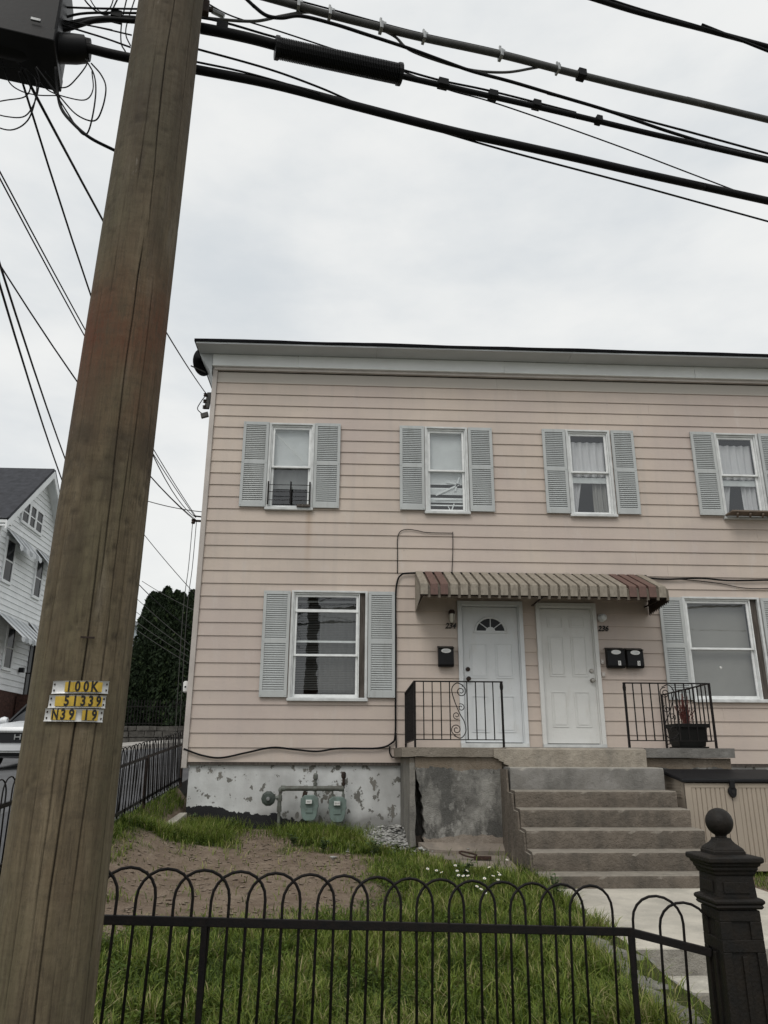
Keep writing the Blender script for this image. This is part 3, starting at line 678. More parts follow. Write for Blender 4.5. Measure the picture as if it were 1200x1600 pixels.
# ------------------------------------------------------------------ stoop and steps
stoop = thing('front_stoop', (2.9, 10.9, -1.1), 'stained crumbling concrete stoop with six steps up to two white doors', 'stoop')
poly = [(.93, -1.25), (.93, -1.0), (.985, -.95), (.962, -.90), (.998, -.84), (.972, -.77), (.984, -.70), (.958, -.62), (.972, -.55), (.945, -.47), (.955, -.41), (.918, -.33), (.922, -.27), (.89, -.21), (.884, -.14), (.870, -.08), (.87, .055), (1.962, .055), (1.962, -1.25)]
body = MB(); body.prism([(x, 10.10, z) for x, z in poly], (0, 1.73, 0)); body.prism([(.86, 10.55, -1.2), (1.1, 10.45, -1.2), (1.1, 10.45, 0), (.86, 10.55, 0)], (0, .1, 0)); body.box(1.965, 4.93, 10.13, 11.83, -1.3, .053)
body.build('body', M['stain_face'], stoop)
mb = MB(); mb.prism([(.80, 10.115, -1.0), (.875, 10.115, -.98), (.862, 10.115, -.80), (.880, 10.115, -.62), (.866, 10.115, -.40), (.872, 10.115, -.2), (.868, 10.115, .05), (.80, 10.115, .05)], (0, 1.70, 0)); mb.build('broken_side', M['stoop_concrete'], stoop, bevel=.008)
mb = MB(); xs = fr(.70, 2.02, .06)
for i, (a, b) in enumerate(zip(xs[:-1], xs[1:])):
    y0 = 10.055+.012*noise.noise((a*5, 0, 3)); y1 = 10.055+.012*noise.noise((b*5, 0, 3)); zb_ = .06+.012*noise.noise((a*6, 4, 0)); zc = .06+.012*noise.noise((b*6, 4, 0))
    mb.add([(a,y0,zb_),(b,y1,zc),(b,11.79,.06),(a,11.79,.06),(a,y0+.01,.172),(b,y1+.01,.172),(b,11.79,.184),(a,11.79,.184)], [(3,2,1,0),(4,5,6,7),(0,1,5,4),(1,2,6,5),(2,3,7,6),(3,0,4,7)])
mb.build('landing_slab', M['stoop_concrete'], stoop, smooth=True)
# pale patched nose over the steps, grey slab beyond
xs = fr(1.86, 3.80, .06); mb = MB()
for a, b in zip(xs[:-1], xs[1:]):
    def yy(x): return 10.035+.010*noise.noise((x*6, 2, 3))
    za, zb_ = -.06+.0*a, -.06
    if a < 2.02: za = zb_ = -.05+.10*(1-(a-1.86)/.16)+.02*noise.noise((a*20, 0, 0)); zb_ = za-.02
    mb.add([(a,yy(a)+.01,za),(b,yy(b)+.01,zb_),(b,10.125,zb_),(a,10.125,za),(a,yy(a),.150),(b,yy(b),.150),(b,10.125,.174),(a,10.125,.174)], [(3,2,1,0),(4,5,6,7),(0,1,5,4),(1,2,6,5),(2,3,7,6),(3,0,4,7)])
mb.build('patched_nose', M['stoop_patch'], stoop, smooth=True)
mb = MB(); xs = fr(3.802, 4.96, .06)
for a, b in zip(xs[:-1], xs[1:]):
    def yy(x): return 10.045+.014*noise.noise((x*6, 2, 3))
    mb.add([(a,yy(a)+.014,.06),(b,yy(b)+.014,.06),(b,11.79,.06),(a,11.79,.06),(a,yy(a),.176),(b,yy(b),.176),(b,11.79,.184),(a,11.79,.184)], [(3,2,1,0),(4,5,6,7),(0,1,5,4),(1,2,6,5),(2,3,7,6),(3,0,4,7)])
mb.build('landing_slab', M['step_top'], stoop, smooth=True)
MB().box(2.021, 3.80, 10.127, 11.79, .06, .181).build('landing_slab', M['step_top'], stoop)
SY = [9.70, 9.43, 9.17, 8.90, 8.64, 8.38]; SZ = [-.061, -.32, -.505, -.70, -.895, -1.085]; SX = [(1.985, 3.87), (1.975, 3.89), (1.97, 3.92), (1.967, 3.94), (1.965, 3.95), (1.963, 3.95)]
for k in range(6):
    xa, xb = SX[k]; yb = 10.125 if k == 0 else SY[k-1]-.002+.03
    zlow = SZ[k+1]-.02 if k < 5 else -1.3
    mb = MB(); xs = fr(xa, xb, .05); pr = []
    for i, x in enumerate(xs):
        e_ = .010*noise.noise((x*5, k*7, 0))+.006*noise.noise((x*17, k*7, 2)); c_ = .034*max(0, noise.noise((x*11, k*5, 9))-.2)
        pr.append([(x, SY[k]+.012+e_, zlow), (x, SY[k]+e_, SZ[k]-.03-c_), (x, SY[k]+.008+e_+c_*1.5, SZ[k]-.008-c_*.5), (x, SY[k]+.022+e_+c_*2, SZ[k]-c_*.3), (x, yb, SZ[k]+.006), (x, yb, zlow)])
    vs = [p for q in pr for p in q]
    fs = [(i*6+j, (i+1)*6+j, (i+1)*6+(j+1) % 6, i*6+(j+1) % 6) for i in range(len(xs)-1) for j in range(6)]+[tuple(range(6)), tuple(range(len(vs)-6, len(vs)))[::-1]]
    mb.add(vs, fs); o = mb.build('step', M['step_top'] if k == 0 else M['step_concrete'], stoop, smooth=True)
mb = MB(); pts = [(1.962, 10.1, -.085), (1.962, 9.74, -.085)]
for k in range(1, 6): pts += [(1.962, SY[k-1]-.0, SZ[k]-.02), (1.962, SY[k]+.03, SZ[k]-.03)]
pts += [(1.962, 8.41, -1.3), (1.962, 10.1, -1.3)]
mb.prism(pts, (-.022, 0, 0)); mb.build('side_render', M['step_concrete'], stoop)
# loose slabs, rubble and litter beside the stoop
mb = MB(); mb.prism([(1.18, 9.30, -1.095), (1.90, 8.95, -1.105), (1.94, 9.85, -1.055), (1.30, 9.95, -1.05)], (0, 0, -.10))
tag(mb.build('concrete_slab', M['slab_concrete'], bevel=.015), 'flat broken concrete slab lying against the side of the steps', 'slab')
mb = MB(); mb.prism([(.80, 10.30, -1.00), (1.06, 9.72, -1.06), (1.28, 9.62, -1.07), (1.30, 10.08, -1.03), (.95, 10.09, -.99)], (0, 0, -.09))
tag(mb.build('concrete_slab', M['slab_concrete'], bevel=.012), 'smaller concrete slab edge beside the rubble under the stoop corner', 'slab')
mb = MB(); mb.prism([(.9, 10.1, -.93), (1.0, 9.9, -.99), (1.45, 9.95, -1.02), (1.95, 10.0, -1.02), (1.95, 10.1, -.95)], (0, 0, -.2)); struct(mb.build('dirt_bank', M['slab_concrete'], smooth=True))
def chunk(c, s, flat=.55):
    c = Vector(c); vs = []
    n = 6; vs.append(c+Vector((0, 0, s*flat)))
    for k in range(n):
        a = 2*math.pi*k/n+random.uniform(-.3, .3); r_ = s*random.uniform(.6, 1.2); vs.append(c+Vector((r_*math.cos(a), r_*math.sin(a), s*flat*random.uniform(-.1, .7))))
    vs.append(c+Vector((0, 0, -s*.5)))
    return vs, [(0, 1+k, 1+(k+1) % n) for k in range(n)]+[(7, 1+(k+1) % n, 1+k) for k in range(n)]
mb = MB()
for i in range(1100):
    t = abs(random.gauss(0, 1)); x = .46+random.gauss(0, .24); y = 10.95+random.gauss(0, .45)
    if y > 11.75 or x > .92 or y < 9.9 or x < -.1: continue
    hgt = max(0, .20*(1-abs(x-.70)/.6))*max(0, 1-abs(y-11.2)/1.0)
    mb.add(*chunk((x, y, yard_z(x, y)+hgt*random.uniform(.6, 1)), random.choice([.012, .018, .025, .03, .045, .055]), random.uniform(.35, .7)))
for i in range(34):
    x = .95+random.gauss(0, .22); y = 9.9+random.gauss(0, .12); mb.add(*chunk((x, y, -1.0), random.choice([.008, .014, .02])))
stuff(tag(mb.build('rubble', M['rubble']), 'heap of broken grey render and stones at the stoop corner', 'rubble'))
for i, (x, y, s, lb) in enumerate([(.93, 10.02, .07, 'pale flat flake of broken concrete at the foot of the stoop corner'), (.62, 10.35, .06, 'grey lump of broken concrete at the front edge of the rubble heap'),
                                  (-.12, 9.2, .055, 'pale stone lying at the grass edge of the bare soil near the house')]):
    mb = MB(); mb.add(*chunk((x, y, yard_z(x, y)+.05), s, .4)); tag(mb.build('loose_stone', M['rubble'], bevel=.004), lb, 'stone')
t = thing('metal_bracket', (1.47, 9.55, -1.06), 'rusty metal bracket with a looped handle lying on the concrete slab', 'bracket')
MB().obox((1.585, 9.53, -1.045), (.10, -.012, 0), (.004, .028, 0), (0, 0, .018)).build('bar', M['rust'], t, bevel=.004)
MB().tube(spline([(1.50, 9.54, -1.045), (1.40, 9.575, -1.03), (1.33, 9.59, -1.00), (1.35, 9.60, -.985), (1.43, 9.58, -.995), (1.53, 9.56, -1.02)], 6), .010, 6).build('loop', M['rust'], t)

# ------------------------------------------------------------------ stoop railings
def spiral(c, r0, turns, start, sgn, n=26):
    return [Vector((c[0]+r0*(1-.78*i/n)*math.cos(start+sgn*turns*2*math.pi*i/n), c[1], c[2]+r0*(1-.78*i/n)*math.sin(start+sgn*turns*2*math.pi*i/n))) for i in range(n+1)]
def railing(xa, xb, xs, mirror, label):
    yf = 10.20; zt, zb_ = 1.0, .27; zl = .175
    t = thing('stoop_railing', ((xa+xb)/2, yf, zl), label, 'railing', 'iron stoop railings')
    MB().bar((xa-.012, yf, zt), (xb+.012, yf, zt-.012*0), .034, .016).build('top_rail', M['black_iron'], t, bevel=.003)
    MB().bar((xa, yf, zb_), (xb, yf, zb_), .024, .012).build('bottom_rail', M['black_iron'], t)
    for x in (xa, xb): MB().box(x-.013, x+.013, yf-.013, yf+.013, zl-.03, zt-.008).build('post', M['black_iron'], t)
    n = 10; sp_ = (xb-xa)/n; mid = 5
    for i in range(1, n):
        if i == mid: continue
        x = xa+sp_*i; MB().box(x-.0065, x+.0065, yf-.0065, yf+.0065, zb_, zt-.008).build('baluster', M['black_iron'], t)
    xm = xa+sp_*mid; s = -1 if mirror else 1
    H = zt-zb_
    p1 = spiral((xm+s*.045, yf, zt-.115), .075, 1.35, R(110), 1)[::-1]
    p2 = spiral((xm-s*.045, yf, zb_+.115), .075, 1.35, R(-70), 1)
    sc_ = [Vector((xm+s*(p.x-xm)*1.0, p.y, p.z)) if mirror else p for p in p1]
    S = spline([(xm+s*.07, yf, zt-.05), (xm-s*.02, yf, zt-.02), (xm-s*.085, yf, zt-.10), (xm-s*.05, yf, zt-.25), (xm+s*.01, yf, zt-.40), (xm+s*.07, yf, zb_+.22), (xm+s*.085, yf, zb_+.10), (xm+s*.02, yf, zb_+.02), (xm-s*.07, yf, zb_+.05)], 7)
    mb = MB(); mb.tube(S, .0065, 5)
    mb.tube(spiral((xm+s*.035, yf, zt-.125), .072, 1.6, R(80), -s), .006, 5); mb.tube(spiral((xm-s*.035, yf, zb_+.125), .072, 1.6, R(260), -s), .006, 5)
    mb.tube(spiral((xm+s*.03, yf, zt-.33), .05, 1.3, R(120), -s), .0055, 5); mb.tube(spiral((xm-s*.03, yf, zb_+.30), .05, 1.3, R(300), -s), .0055, 5)
    mb.build('scroll', M['black_iron'], t)
    xw = xs[1]
    MB().bar((xs[0], yf, zt), (xw, 11.76, .975), .034, .016).build('side_top_rail', M['black_iron'], t, bevel=.003)
    MB().bar((xs[0], yf, zb_), (xw, 11.76, zb_-.01), .024, .012).build('side_bottom_rail', M['black_iron'], t)
    MB().box(xw-.013, xw+.013, 11.735, 11.761, zl-.02, .97).build('post', M['black_iron'], t)
    for i in range(1, 13):
        y = yf+(11.74-yf)*i/13; x = xs[0]+(xw-xs[0])*i/13
        MB().box(x-.0065, x+.0065, y-.0065, y+.0065, zb_-.008, .985).build('baluster', M['black_iron'], t)
    e_ = xb if not mirror else xa
    MB().lathe([(.02, zt-.10), (.024, zt-.06), (.018, zt-.012), (.022, zt+.004), (.001, zt+.008)], (e_, yf, 0), 10).build('rail_end', M['black_iron'], t, smooth=True)
    return t
railing(.88, 2.02, (.88, .875), False, 'black iron stoop railing with scroll in front of the left door')
railing(3.655, 4.80, (4.80, 4.775), True, 'black iron stoop railing around the dark planter, right of both doors')

# planter with a dried red plant
t = thing('planter', (4.63, 11.0, .18), 'black square planter with a dried red plant on the stoop', 'planter')
MB().prism([(4.41, 10.78, .19), (4.89, 10.78, .19), (4.89, 11.2, .19), (4.41, 11.2, .19)], (0, 0, .02)).build('foot', M['pot'], t)
mb = MB(); b0 = [(4.44, 10.82), (4.86, 10.82), (4.86, 11.18), (4.44, 11.18)]; b1 = [(4.40, 10.78), (4.90, 10.78), (4.90, 11.22), (4.40, 11.22)]
mb.add([(x, y, .212) for x, y in b0]+[(x, y, .50) for x, y in b1], [(3,2,1,0),(4,5,6,7),(0,1,5,4),(1,2,6,5),(2,3,7,6),(3,0,4,7)]); mb.build('pot', M['pot'], t, bevel=.008)
mb = MB(); mb.box(4.375, 4.925, 10.755, 10.80, .47, .525); mb.box(4.375, 4.925, 11.2, 11.245, .47, .525); mb.box(4.375, 4.42, 10.80, 11.2, .47, .525); mb.box(4.88, 4.925, 10.80, 11.2, .47, .525); mb.build('rim', M['pot'], t, bevel=.006)
mb = MB()
for i in range(26):
    a = random.uniform(0, 6.28); r_ = random.uniform(.02, .14); h_ = random.uniform(.22, .46)
    x0 = 4.66+random.gauss(0, .03); y0 = 11.0+random.gauss(0, .03)
    mb.tube(spline([(x0, y0, .48), (x0+r_*.3*math.cos(a), y0+r_*.3*math.sin(a), .5+h_*.5), (x0+r_*math.cos(a), y0+r_*math.sin(a), .5+h_)], 4), [.006]*8+[.002], 4)
    for k in range(7):
        u = random.uniform(.3, 1); c_ = Vector((x0+r_*u*math.cos(a), y0+r_*u*math.sin(a), .5+h_*u)); d_ = Vector((random.gauss(0, 1), random.gauss(0, 1), random.gauss(0, 1))).normalized()*.03; e_ = d_.orthogonal().normalized()*.012
        mb.add([c_, c_+d_*.5+e_, c_+d_, c_+d_*.5-e_], [(0, 1, 2, 3)])
mb.build('dried_plant', M['dryplant'], t)

t.scale = (.82, .80, .92); t.location = (4.55, 10.47, .182)
for o in t.children: o.location = (-4.65, -11.0, -.19)

# ------------------------------------------------------------------ awning over the doors
t = thing('door_awning', (2.87, 11.75, 2.3), 'faded tan metal awning with brown-red end stripes over both doors', 'awning')
n = 25; xa0, xb0 = 1.04, 4.72; pw = (xb0-xa0)/n
for i in range(n):
    red = i in (1, 2) or i in (22, 23, 21) and i != 21 or i == 21
    mt = M['awn_red'] if red else M['awn_tan']
    x0 = xa0+i*pw; x1 = x0+pw; ov = .030
    # raised cover strip: slope + rounded front drop
    zw, zf, yw, yf = 2.812, 2.452, 11.775, 10.965
    zd = 2.275+.006*noise.noise((i*1.7, 0, 0))
    prof = [(yw, zw), (yf+.02, zf), (yf, zf-.018), (yf-.006, zd)]
    def strip_(xa, xb, off):
        vs = []
        for (y, z) in prof:
            o1 = off; vs += [(xa, y-o1*.5, z+o1), (xb, y-o1*.5, z+o1)]
        return vs
    mb = MB(); vs = strip_(x0, x0+pw*.74, .04); b_ = strip_(x0, x0+pw*.74, .0)
    nn = len(prof); mb.add(vs, [(2*j, 2*j+1, 2*j+3, 2*j+2) for j in range(nn-1)])
    for side in (0, 1): mb.add([vs[2*j+side] for j in range(nn)]+[b_[2*j+side] for j in range(nn)], [(j, j+1, nn+j+1, nn+j) for j in range(nn-1)])
    mb.build('slat', mt, t)
    mb = MB(); vs = strip_(x0+pw*.74-.004, x1+.004, .0); mb.add(vs, [(2*j, 2*j+1, 2*j+3, 2*j+2) for j in range(nn-1)]); mb.build('pan', M['awn_pan_shaded'], t)
mb = MB(); mb.box(xa0, xb0+.02, 11.755, 11.79, 2.80, 2.845); mb.build('head_flashing', M['cable'], t)
for xe in (xa0-.006, xb0+.004):
    mb = MB(); mb.add([(xe, 11.775, 2.80), (xe, 10.985, 2.45), (xe, 10.965, 2.275), (xe, 11.775, 2.215)], [(0, 1, 2, 3)])
    k = 12
    for j in range(k):
        y = 10.975+(11.77-10.975)*j/k; y2 = 10.975+(11.77-10.975)*(j+1)/k; za = 2.275-.06*j/k; mb.add([(xe, y, za), (xe, y2, za-.005), (xe, (y+y2)/2, za-.04)], [(0, 1, 2)])
    mb.build('side_panel', M['awn_tan'] if xe < 2 else M['rust_iron'], t)
for xe in (1.08, 2.87, 4.66): MB().bar((xe, 11.77, 2.33), (xe, 11.0, 2.32), .018).build('support', M['rust_iron'], t)
MB().bar((xa0, 10.99, 2.315), (xb0, 10.99, 2.315), .02).build('front_bar', M['rust_iron'], t)

# ------------------------------------------------------------------ mailboxes, lamps
def mailbox(x0, x1, z0, z1, label, num):
    t = thing('mailbox', ((x0+x1)/2, 11.77, z0), label, 'mailbox', 'black wall mailboxes')
    MB().prism([(x0, 11.77, z0+.03), (x0, 11.77, z1-.02), (x0, 11.665, z1-.045), (x0, 11.655, z0+.03), (x0, 11.68, z0), (x0, 11.75, z0)], (x1-x0, 0, 0)).build('body', M['blackplastic'], t, bevel=.006)
    MB().prism([(x0-.008, 11.771, z1), (x0-.008, 11.771, z1-.018), (x0-.008, 11.648, z1-.05), (x0-.008, 11.642, z1-.045)], (x1-x0+.016, 0, 0)).build('lid', M['blackplastic'], t, bevel=.003)
    xm = (x0+x1)/2; zc = z1-.085
    MB().prism([Vector((xm+.075*math.cos(a), 11.6555-.002, zc+.034*math.sin(a))) for a in [2*math.pi*i/20 for i in range(20)]], (0, .012, 0)).build('oval_badge', M['paper'], t)
    MB().prism([Vector((xm+.055*math.cos(a), 11.6525, zc+.019*math.sin(a))) for a in [2*math.pi*i/20 for i in range(20)]], (0, .002, 0)).build('badge_mark', M['alu'], t)
    if num:
        MB().box(xm+.02, xm+.062, 11.6535, 11.656, z0+.035, z0+.105).build('number_sticker', M['paper'], t)
        text('digit', num, .065, M['ink'], t, facing(Vector((xm+.041, 11.653, z0+.07))), .0005)
    return t
mailbox(1.372, 1.605, 1.365, 1.685, 'black wall mailbox with white oval badge beside the left door', None)
mailbox(3.965, 4.235, 1.37, 1.69, 'black mailbox with number 1 sticker, nearer the right door', '1')
mailbox(4.272, 4.525, 1.37, 1.685, 'black mailbox with number 2 sticker, right of its twin', '2')
t = thing('wall_lamp', (1.585, 11.77, 2.1), 'small jelly-jar wall lamp above the number 234', 'lamp')
MB().lathe([(.05, 11.772), (.05, 11.755), (.03, 11.75), (.025, 11.72)], (1.60, 0, 2.19), 14, 'y').build('backplate', M['rust_iron'], t, smooth=True)
MB().lathe([(.05, 2.17), (.052, 2.205), (.035, 2.235), (.001, 2.24)], (1.595, 11.70, 0), 14).build('cap', M['rust_iron'], t, smooth=True)
MB().lathe([(.001, 2.03), (.028, 2.035), (.042, 2.07), (.044, 2.17)], (1.595, 11.70, 0), 14).build('glass_jar', M['lampglass'], t, smooth=True)
mb = MB()
for k in range(4):
    a = k*math.pi/2+.4; mb.tube([(1.595+.05*math.cos(a), 11.70+.05*math.sin(a), 2.17), (1.595+.05*math.cos(a), 11.70+.05*math.sin(a), 2.06), (1.595+.02*math.cos(a), 11.70+.02*math.sin(a), 2.02)], .003, 4)
mb.build('cage', M['rust_iron'], t)
t = thing('wall_lamp', (3.955, 11.77, 2.1), 'small round grey wall lamp socket above the number 236', 'lamp')
MB().lathe([(.062, 11.772), (.062, 11.755), (.04, 11.74), (.03, 11.735)], (3.955, 0, 2.145), 16, 'y').build('backplate', M['alu'], t, smooth=True)
MB().lathe([(.032, 11.737), (.036, 11.70), (.048, 11.69), (.055, 11.66), (.04, 11.635), (.001, 11.625)], (3.955, 0, 2.14), 16, 'y').build('globe', M['alu'], t, smooth=True)
# small junction boxes by the right door
for z, lb in ((1.47, 'small tan doorbell box beside the right door, at mailbox height'), (1.28, 'small pale doorbell box beside the right door, below mailbox height')):
    t = thing('doorbell', (3.91, 11.77, z), lb, 'doorbell')
    MB().box(3.885, 3.935, 11.745, 11.772, z-.035, z+.035).build('box', M['trim'], t, bevel=.004); MB().box(3.903, 3.917, 11.74, 11.746, z-.008, z+.008).build('button', M['paper'], t)

# ------------------------------------------------------------------ things at the first upper window and the fourth
t = thing('window_guard', (-.99, 11.74, 3.88), 'black metal window guard across the bottom of the leftmost upper window', 'guard')
for x in (-1.325, -.965, -.66): MB().box(x-.012, x+.012, 11.715, 11.735, 3.91, 4.30).build('upright', M['black_iron'], t)
for z in (3.99, 4.13, 4.25): MB().bar((-1.325, 11.74, z), (-.66, 11.74, z), .008).build('rail', M['black_iron'], t)
tag(MB().box(-.86, -.65, 11.69, 11.75, 3.872, 3.91).build('wood_block', M['oldwood']), 'dark block of wood lying on the leftmost upper window sill', 'block')
t = thing('shelf_bracket', (6.6, 11.7, 3.83), 'weathered wooden support shelf under the upper window at the right edge', 'shelf')
MB().box(6.16, 7.0, 11.50, 11.75, 3.86, 3.885).build('board', M['board'], t, bevel=.003)
for i in range(4): MB().bar((6.25+i*.21, 11.52, 3.835), (6.35+i*.21, 11.72, 3.845), .03, .03).build('cleat', M['board'], t)

# ------------------------------------------------------------------ cables on the facade
def wallcable(name, label, pts, r_, y=11.765):
    P = [atY(a, b, y) for a, b in pts]
    return tag(MB().tube(spline(P, 6), r_, 6).build(name, M['cable'], smooth='all'), label, 'cable')
wallcable('wall_cable', 'long black cable sagging along the siding, up beside the window and over the awning',
          [(287, 1170), (315, 1180), (345, 1184), (385, 1176), (425, 1168), (460, 1171), (495, 1174), (530, 1169.5), (590, 1169), (612, 1161), (617.5, 1148), (618, 1100), (618.5, 1000), (618, 940), (620, 912), (626, 899), (640, 895.5), (700, 895), (800, 897.5), (900, 901), (960, 904), (1000, 902.5), (1040, 905), (1095, 903.5), (1140, 907), (1215, 906)], .014, 11.752)
wallcable('wall_cable', 'short black cable end hooked below the siding next to the stoop', [(609, 1166), (609, 1176), (613, 1183), (618, 1180), (619, 1166), (618.5, 1145)], .011, 11.745)
wallcable('wall_wire', 'thin dark wire looping over the siding above the awning', [(621, 896), (621, 862), (621, 843), (625, 831), (636, 827), (652, 829), (668, 832), (707, 833)], .007)
wallcable('wall_wire', 'thin dark wire dropping straight down to the awning from a small hook', [(707.5, 831), (707.5, 860), (706, 896)], .006)
wallcable('wall_wire', 'thin slack wire along the siding right of the awning', [(1000, 903), (1060, 905), (1120, 911), (1165, 919), (1215, 919)], .006)

# ------------------------------------------------------------------ gas meters on the foundation
YG = 11.63
t = thing('gas_pipe', (-.92, YG, -.9), 'painted gas pipe manifold with a round regulator against the white foundation', 'gas pipe')
MB().tube(spline([(-.925, YG, -1.0), (-.925, YG, -.7), (-.92, YG, -.45), (-.915, YG, -.39)], 4), .022, 10).build('riser', M['meterpipe'], t, smooth=True)
mb = MB(); mb.lathe([(.033, -.60), (.033, -.68)], (-.925, YG, 0), 8); mb.lathe([(.034, -.46), (.034, -.54)], (-.922, YG, 0), 8); mb.lathe([(.028, -.545), (.028, -.60)], (-.925, YG, 0), 8)
mb.tube([(-.98, YG-.01, -.50), (-.90, YG, -.47)], .026, 8); mb.build('valve', M['meterpipe'], t)
mb = MB(); mb.tube(spline([(-.915, YG, -.41), (-.913, YG, -.383), (-.895, YG, -.368), (-.86, YG, -.367), (-.45, YG, -.367), (-.02, YG, -.368)], 5), .034, 12); mb.build('header', M['meterpipe'], t, smooth=True)
mb = MB()
for x in (-.88, -.56, -.43, -.22, -.06): mb.lathe([(.042, x-.03), (.042, x+.03)], (0, YG, -.367), 10, 'x')
mb.build('fitting', M['meterpipe'], t)
MB().lathe([(.02, YG-.03), (.075, YG-.035), (.098, YG-.055), (.102, YG-.075), (.098, YG-.095), (.07, YG-.11), (.03, YG-.115), (.028, YG-.14), (.001, YG-.142)], (-1.075, 0, -.50), 10, 'y').build('regulator', M['regulator'], t)
MB().lathe([(.026, YG-.14), (.026, YG-.148), (.001, YG-.15)], (-1.075, 0, -.50), 10, 'y').build('regulator_cap', M['steel'], t)
for x, zt in ((-.427, -.175), (-.026, -.155)):
    mb = MB(); mb.tube([(x, YG, -.367), (x, YG, zt-.05)], .018, 8); mb.lathe([(.022, zt-.08), (.033, zt-.06), (.034, zt-.01), (.02, zt+.012), (.001, zt+.015)], (x, YG, 0), 8); mb.lathe([(.03, -.325), (.03, -.29)], (x, YG, 0), 8)
    mb.tube([(x, YG, zt-.035), (x, 11.85, zt-.035)], .018, 8); mb.build('service_pipe', M['meterpipe'] if x < -.2 else M['rust_iron'], t)
mb = MB(); mb.obox((-.57, YG-.05, -.455), (.012, 0, .05), (0, .008, 0), (.03, 0, -.01)); mb.build('lockwing', M['rust_iron'], t)
for xc, zt, lb in ((-.50, -.455, 'pale green gas meter on the left, under the pipe manifold'), (-.105, -.475, 'pale green gas meter on the right, nearest the stoop')):
    g = thing('gas_meter', (xc, YG, zt-.33), lb, 'gas meter', 'gas meters on the foundation')
    prof = [(-.075, .0), (.075, .0), (.088, -.015), (.122, -.04), (.124, -.13), (.13, -.14), (.13, -.158), (.118, -.165), (.105, -.27), (.082, -.315), (.05, -.335), (-.05, -.335), (-.082, -.315), (-.105, -.27), (-.118, -.165), (-.13, -.158), (-.13, -.14), (-.124, -.13), (-.122, -.04), (-.088, -.015)]
    MB().prism([(xc+a, YG-.085, zt+b) for a, b in prof], (0, .15, 0)).build('body', M['meter'], g, bevel=.018)
    MB().obox((xc-.005, YG-.105, zt-.085), (.052, 0, 0), (0, .025, 0), (0, 0, .036)).build('index_box', M['meter'], g, bevel=.01)
    MB().obox((xc-.005, YG-.133, zt-.085), (.042, 0, 0), (0, .003, 0), (0, 0, .026)).build('index_glass', M['paper'], g, bevel=.004)
    text('index_digits', '907' if xc < -.3 else '2018', .032, M['rust'], g, facing(Vector((xc-.005, YG-.1365, zt-.085))), .0003)
    MB().obox((xc, YG-.092, zt-.20), (.05, 0, 0), (0, .006, 0), (0, 0, .03)).build('nameplate', M['meter'], g, bevel=.004)
    for s in (-.078, .078):
        mb = MB(); mb.tube([(xc+s, YG-.01, zt-.02), (xc+s, YG-.01, zt+.035)], .022, 8); mb.tube([(xc+s, YG-.01, zt+.03), (xc+s*.95, YG, -.367)], .014, 8); mb.build('union', M['meterpipe'], g)

# ------------------------------------------------------------------ resin storage box right of the steps
t = thing('storage_box', (4.5, 9.7, -1.2), 'beige resin storage box with black lid right of the steps', 'storage box')
x0, x1, y0, y1, zb_, zt = 3.99, 5.30, 9.42, 10.03, -1.19, -.225
mb = MB(); mb.prism([(x0, y0+.012, zb_), (x0, y1, zb_), (x0, y1, zt+.11), (x0, y0+.012, zt)], (.03, 0, 0)); mb.prism([(x1-.03, y0+.012, zb_), (x1-.03, y1, zb_), (x1-.03, y1, zt+.11), (x1-.03, y0+.012, zt)], (.03, 0, 0)); mb.box(x0+.03, x1-.03, y1-.03, y1, zb_, zt+.1)
for k in range(5): mb.box(x0-.006, x0, y0+.1, y1-.1, zt-.03-.035*k, zt-.015-.035*k)
mb.build('shell', M['box_body'], t)
xm = 4.545
for a, b in ((x0, xm-.004), (xm+.004, x1)):
    mb = MB(); frame(mb, a, b, zb_+.01, zt-.005, y0-.008, y0+.03, .075, .09, .05)
    n = int(round((b-a-.15)/.054)); s = (b-a-.15)/n
    for i in range(n):
        xa = a+.075+i*s; xb = xa+s
        mb.add([(xa, y0+.012, zb_+.10), (xa+.006, y0-.002, zb_+.10), (xb-.006, y0-.002, zb_+.10), (xb, y0+.012, zb_+.10), (xa, y0+.012, zt-.055), (xa+.006, y0-.002, zt-.055), (xb-.006, y0-.002, zt-.055), (xb, y0+.012, zt-.055)],
               [(0, 1, 5, 4), (1, 2, 6, 5), (2, 3, 7, 6)])
    mb.build('front_panel', M['box_body'], t, bevel=.003)
mb = MB(); mb.prism([(x0-.045, y0-.04, zt+.002), (x0-.045, y0-.04, zt+.045), (x0-.045, y1+.02, zt+.15), (x0-.045, y1+.02, zt+.105)], (x1-x0+.09, 0, 0)); mb.build('lid', M['box_lid'], t, bevel=.012)
mb = MB(); mb.box(xm-.03, xm+.03, y0-.055, y0-.02, zt-.06, zt+.03); mb.build('hasp', M['box_lid'], t, bevel=.006)
mb = MB(); mb.prism([Vector((xm+.055*math.cos(a)*(1 if math.sin(a) > 0 else .8), y0-.045, zt-.10+.065*math.sin(a))) for a in [2*math.pi*i/14 for i in range(14)]], (0, .035, 0)); mb.build('latch', M['box_lid'], t, bevel=.006)
MB().lathe([(.02, y0-.052), (.02, y0-.046), (.001, y0-.045)], (xm, 0, zt-.10), 10, 'y').build('latch_slot', M['ink'], t)

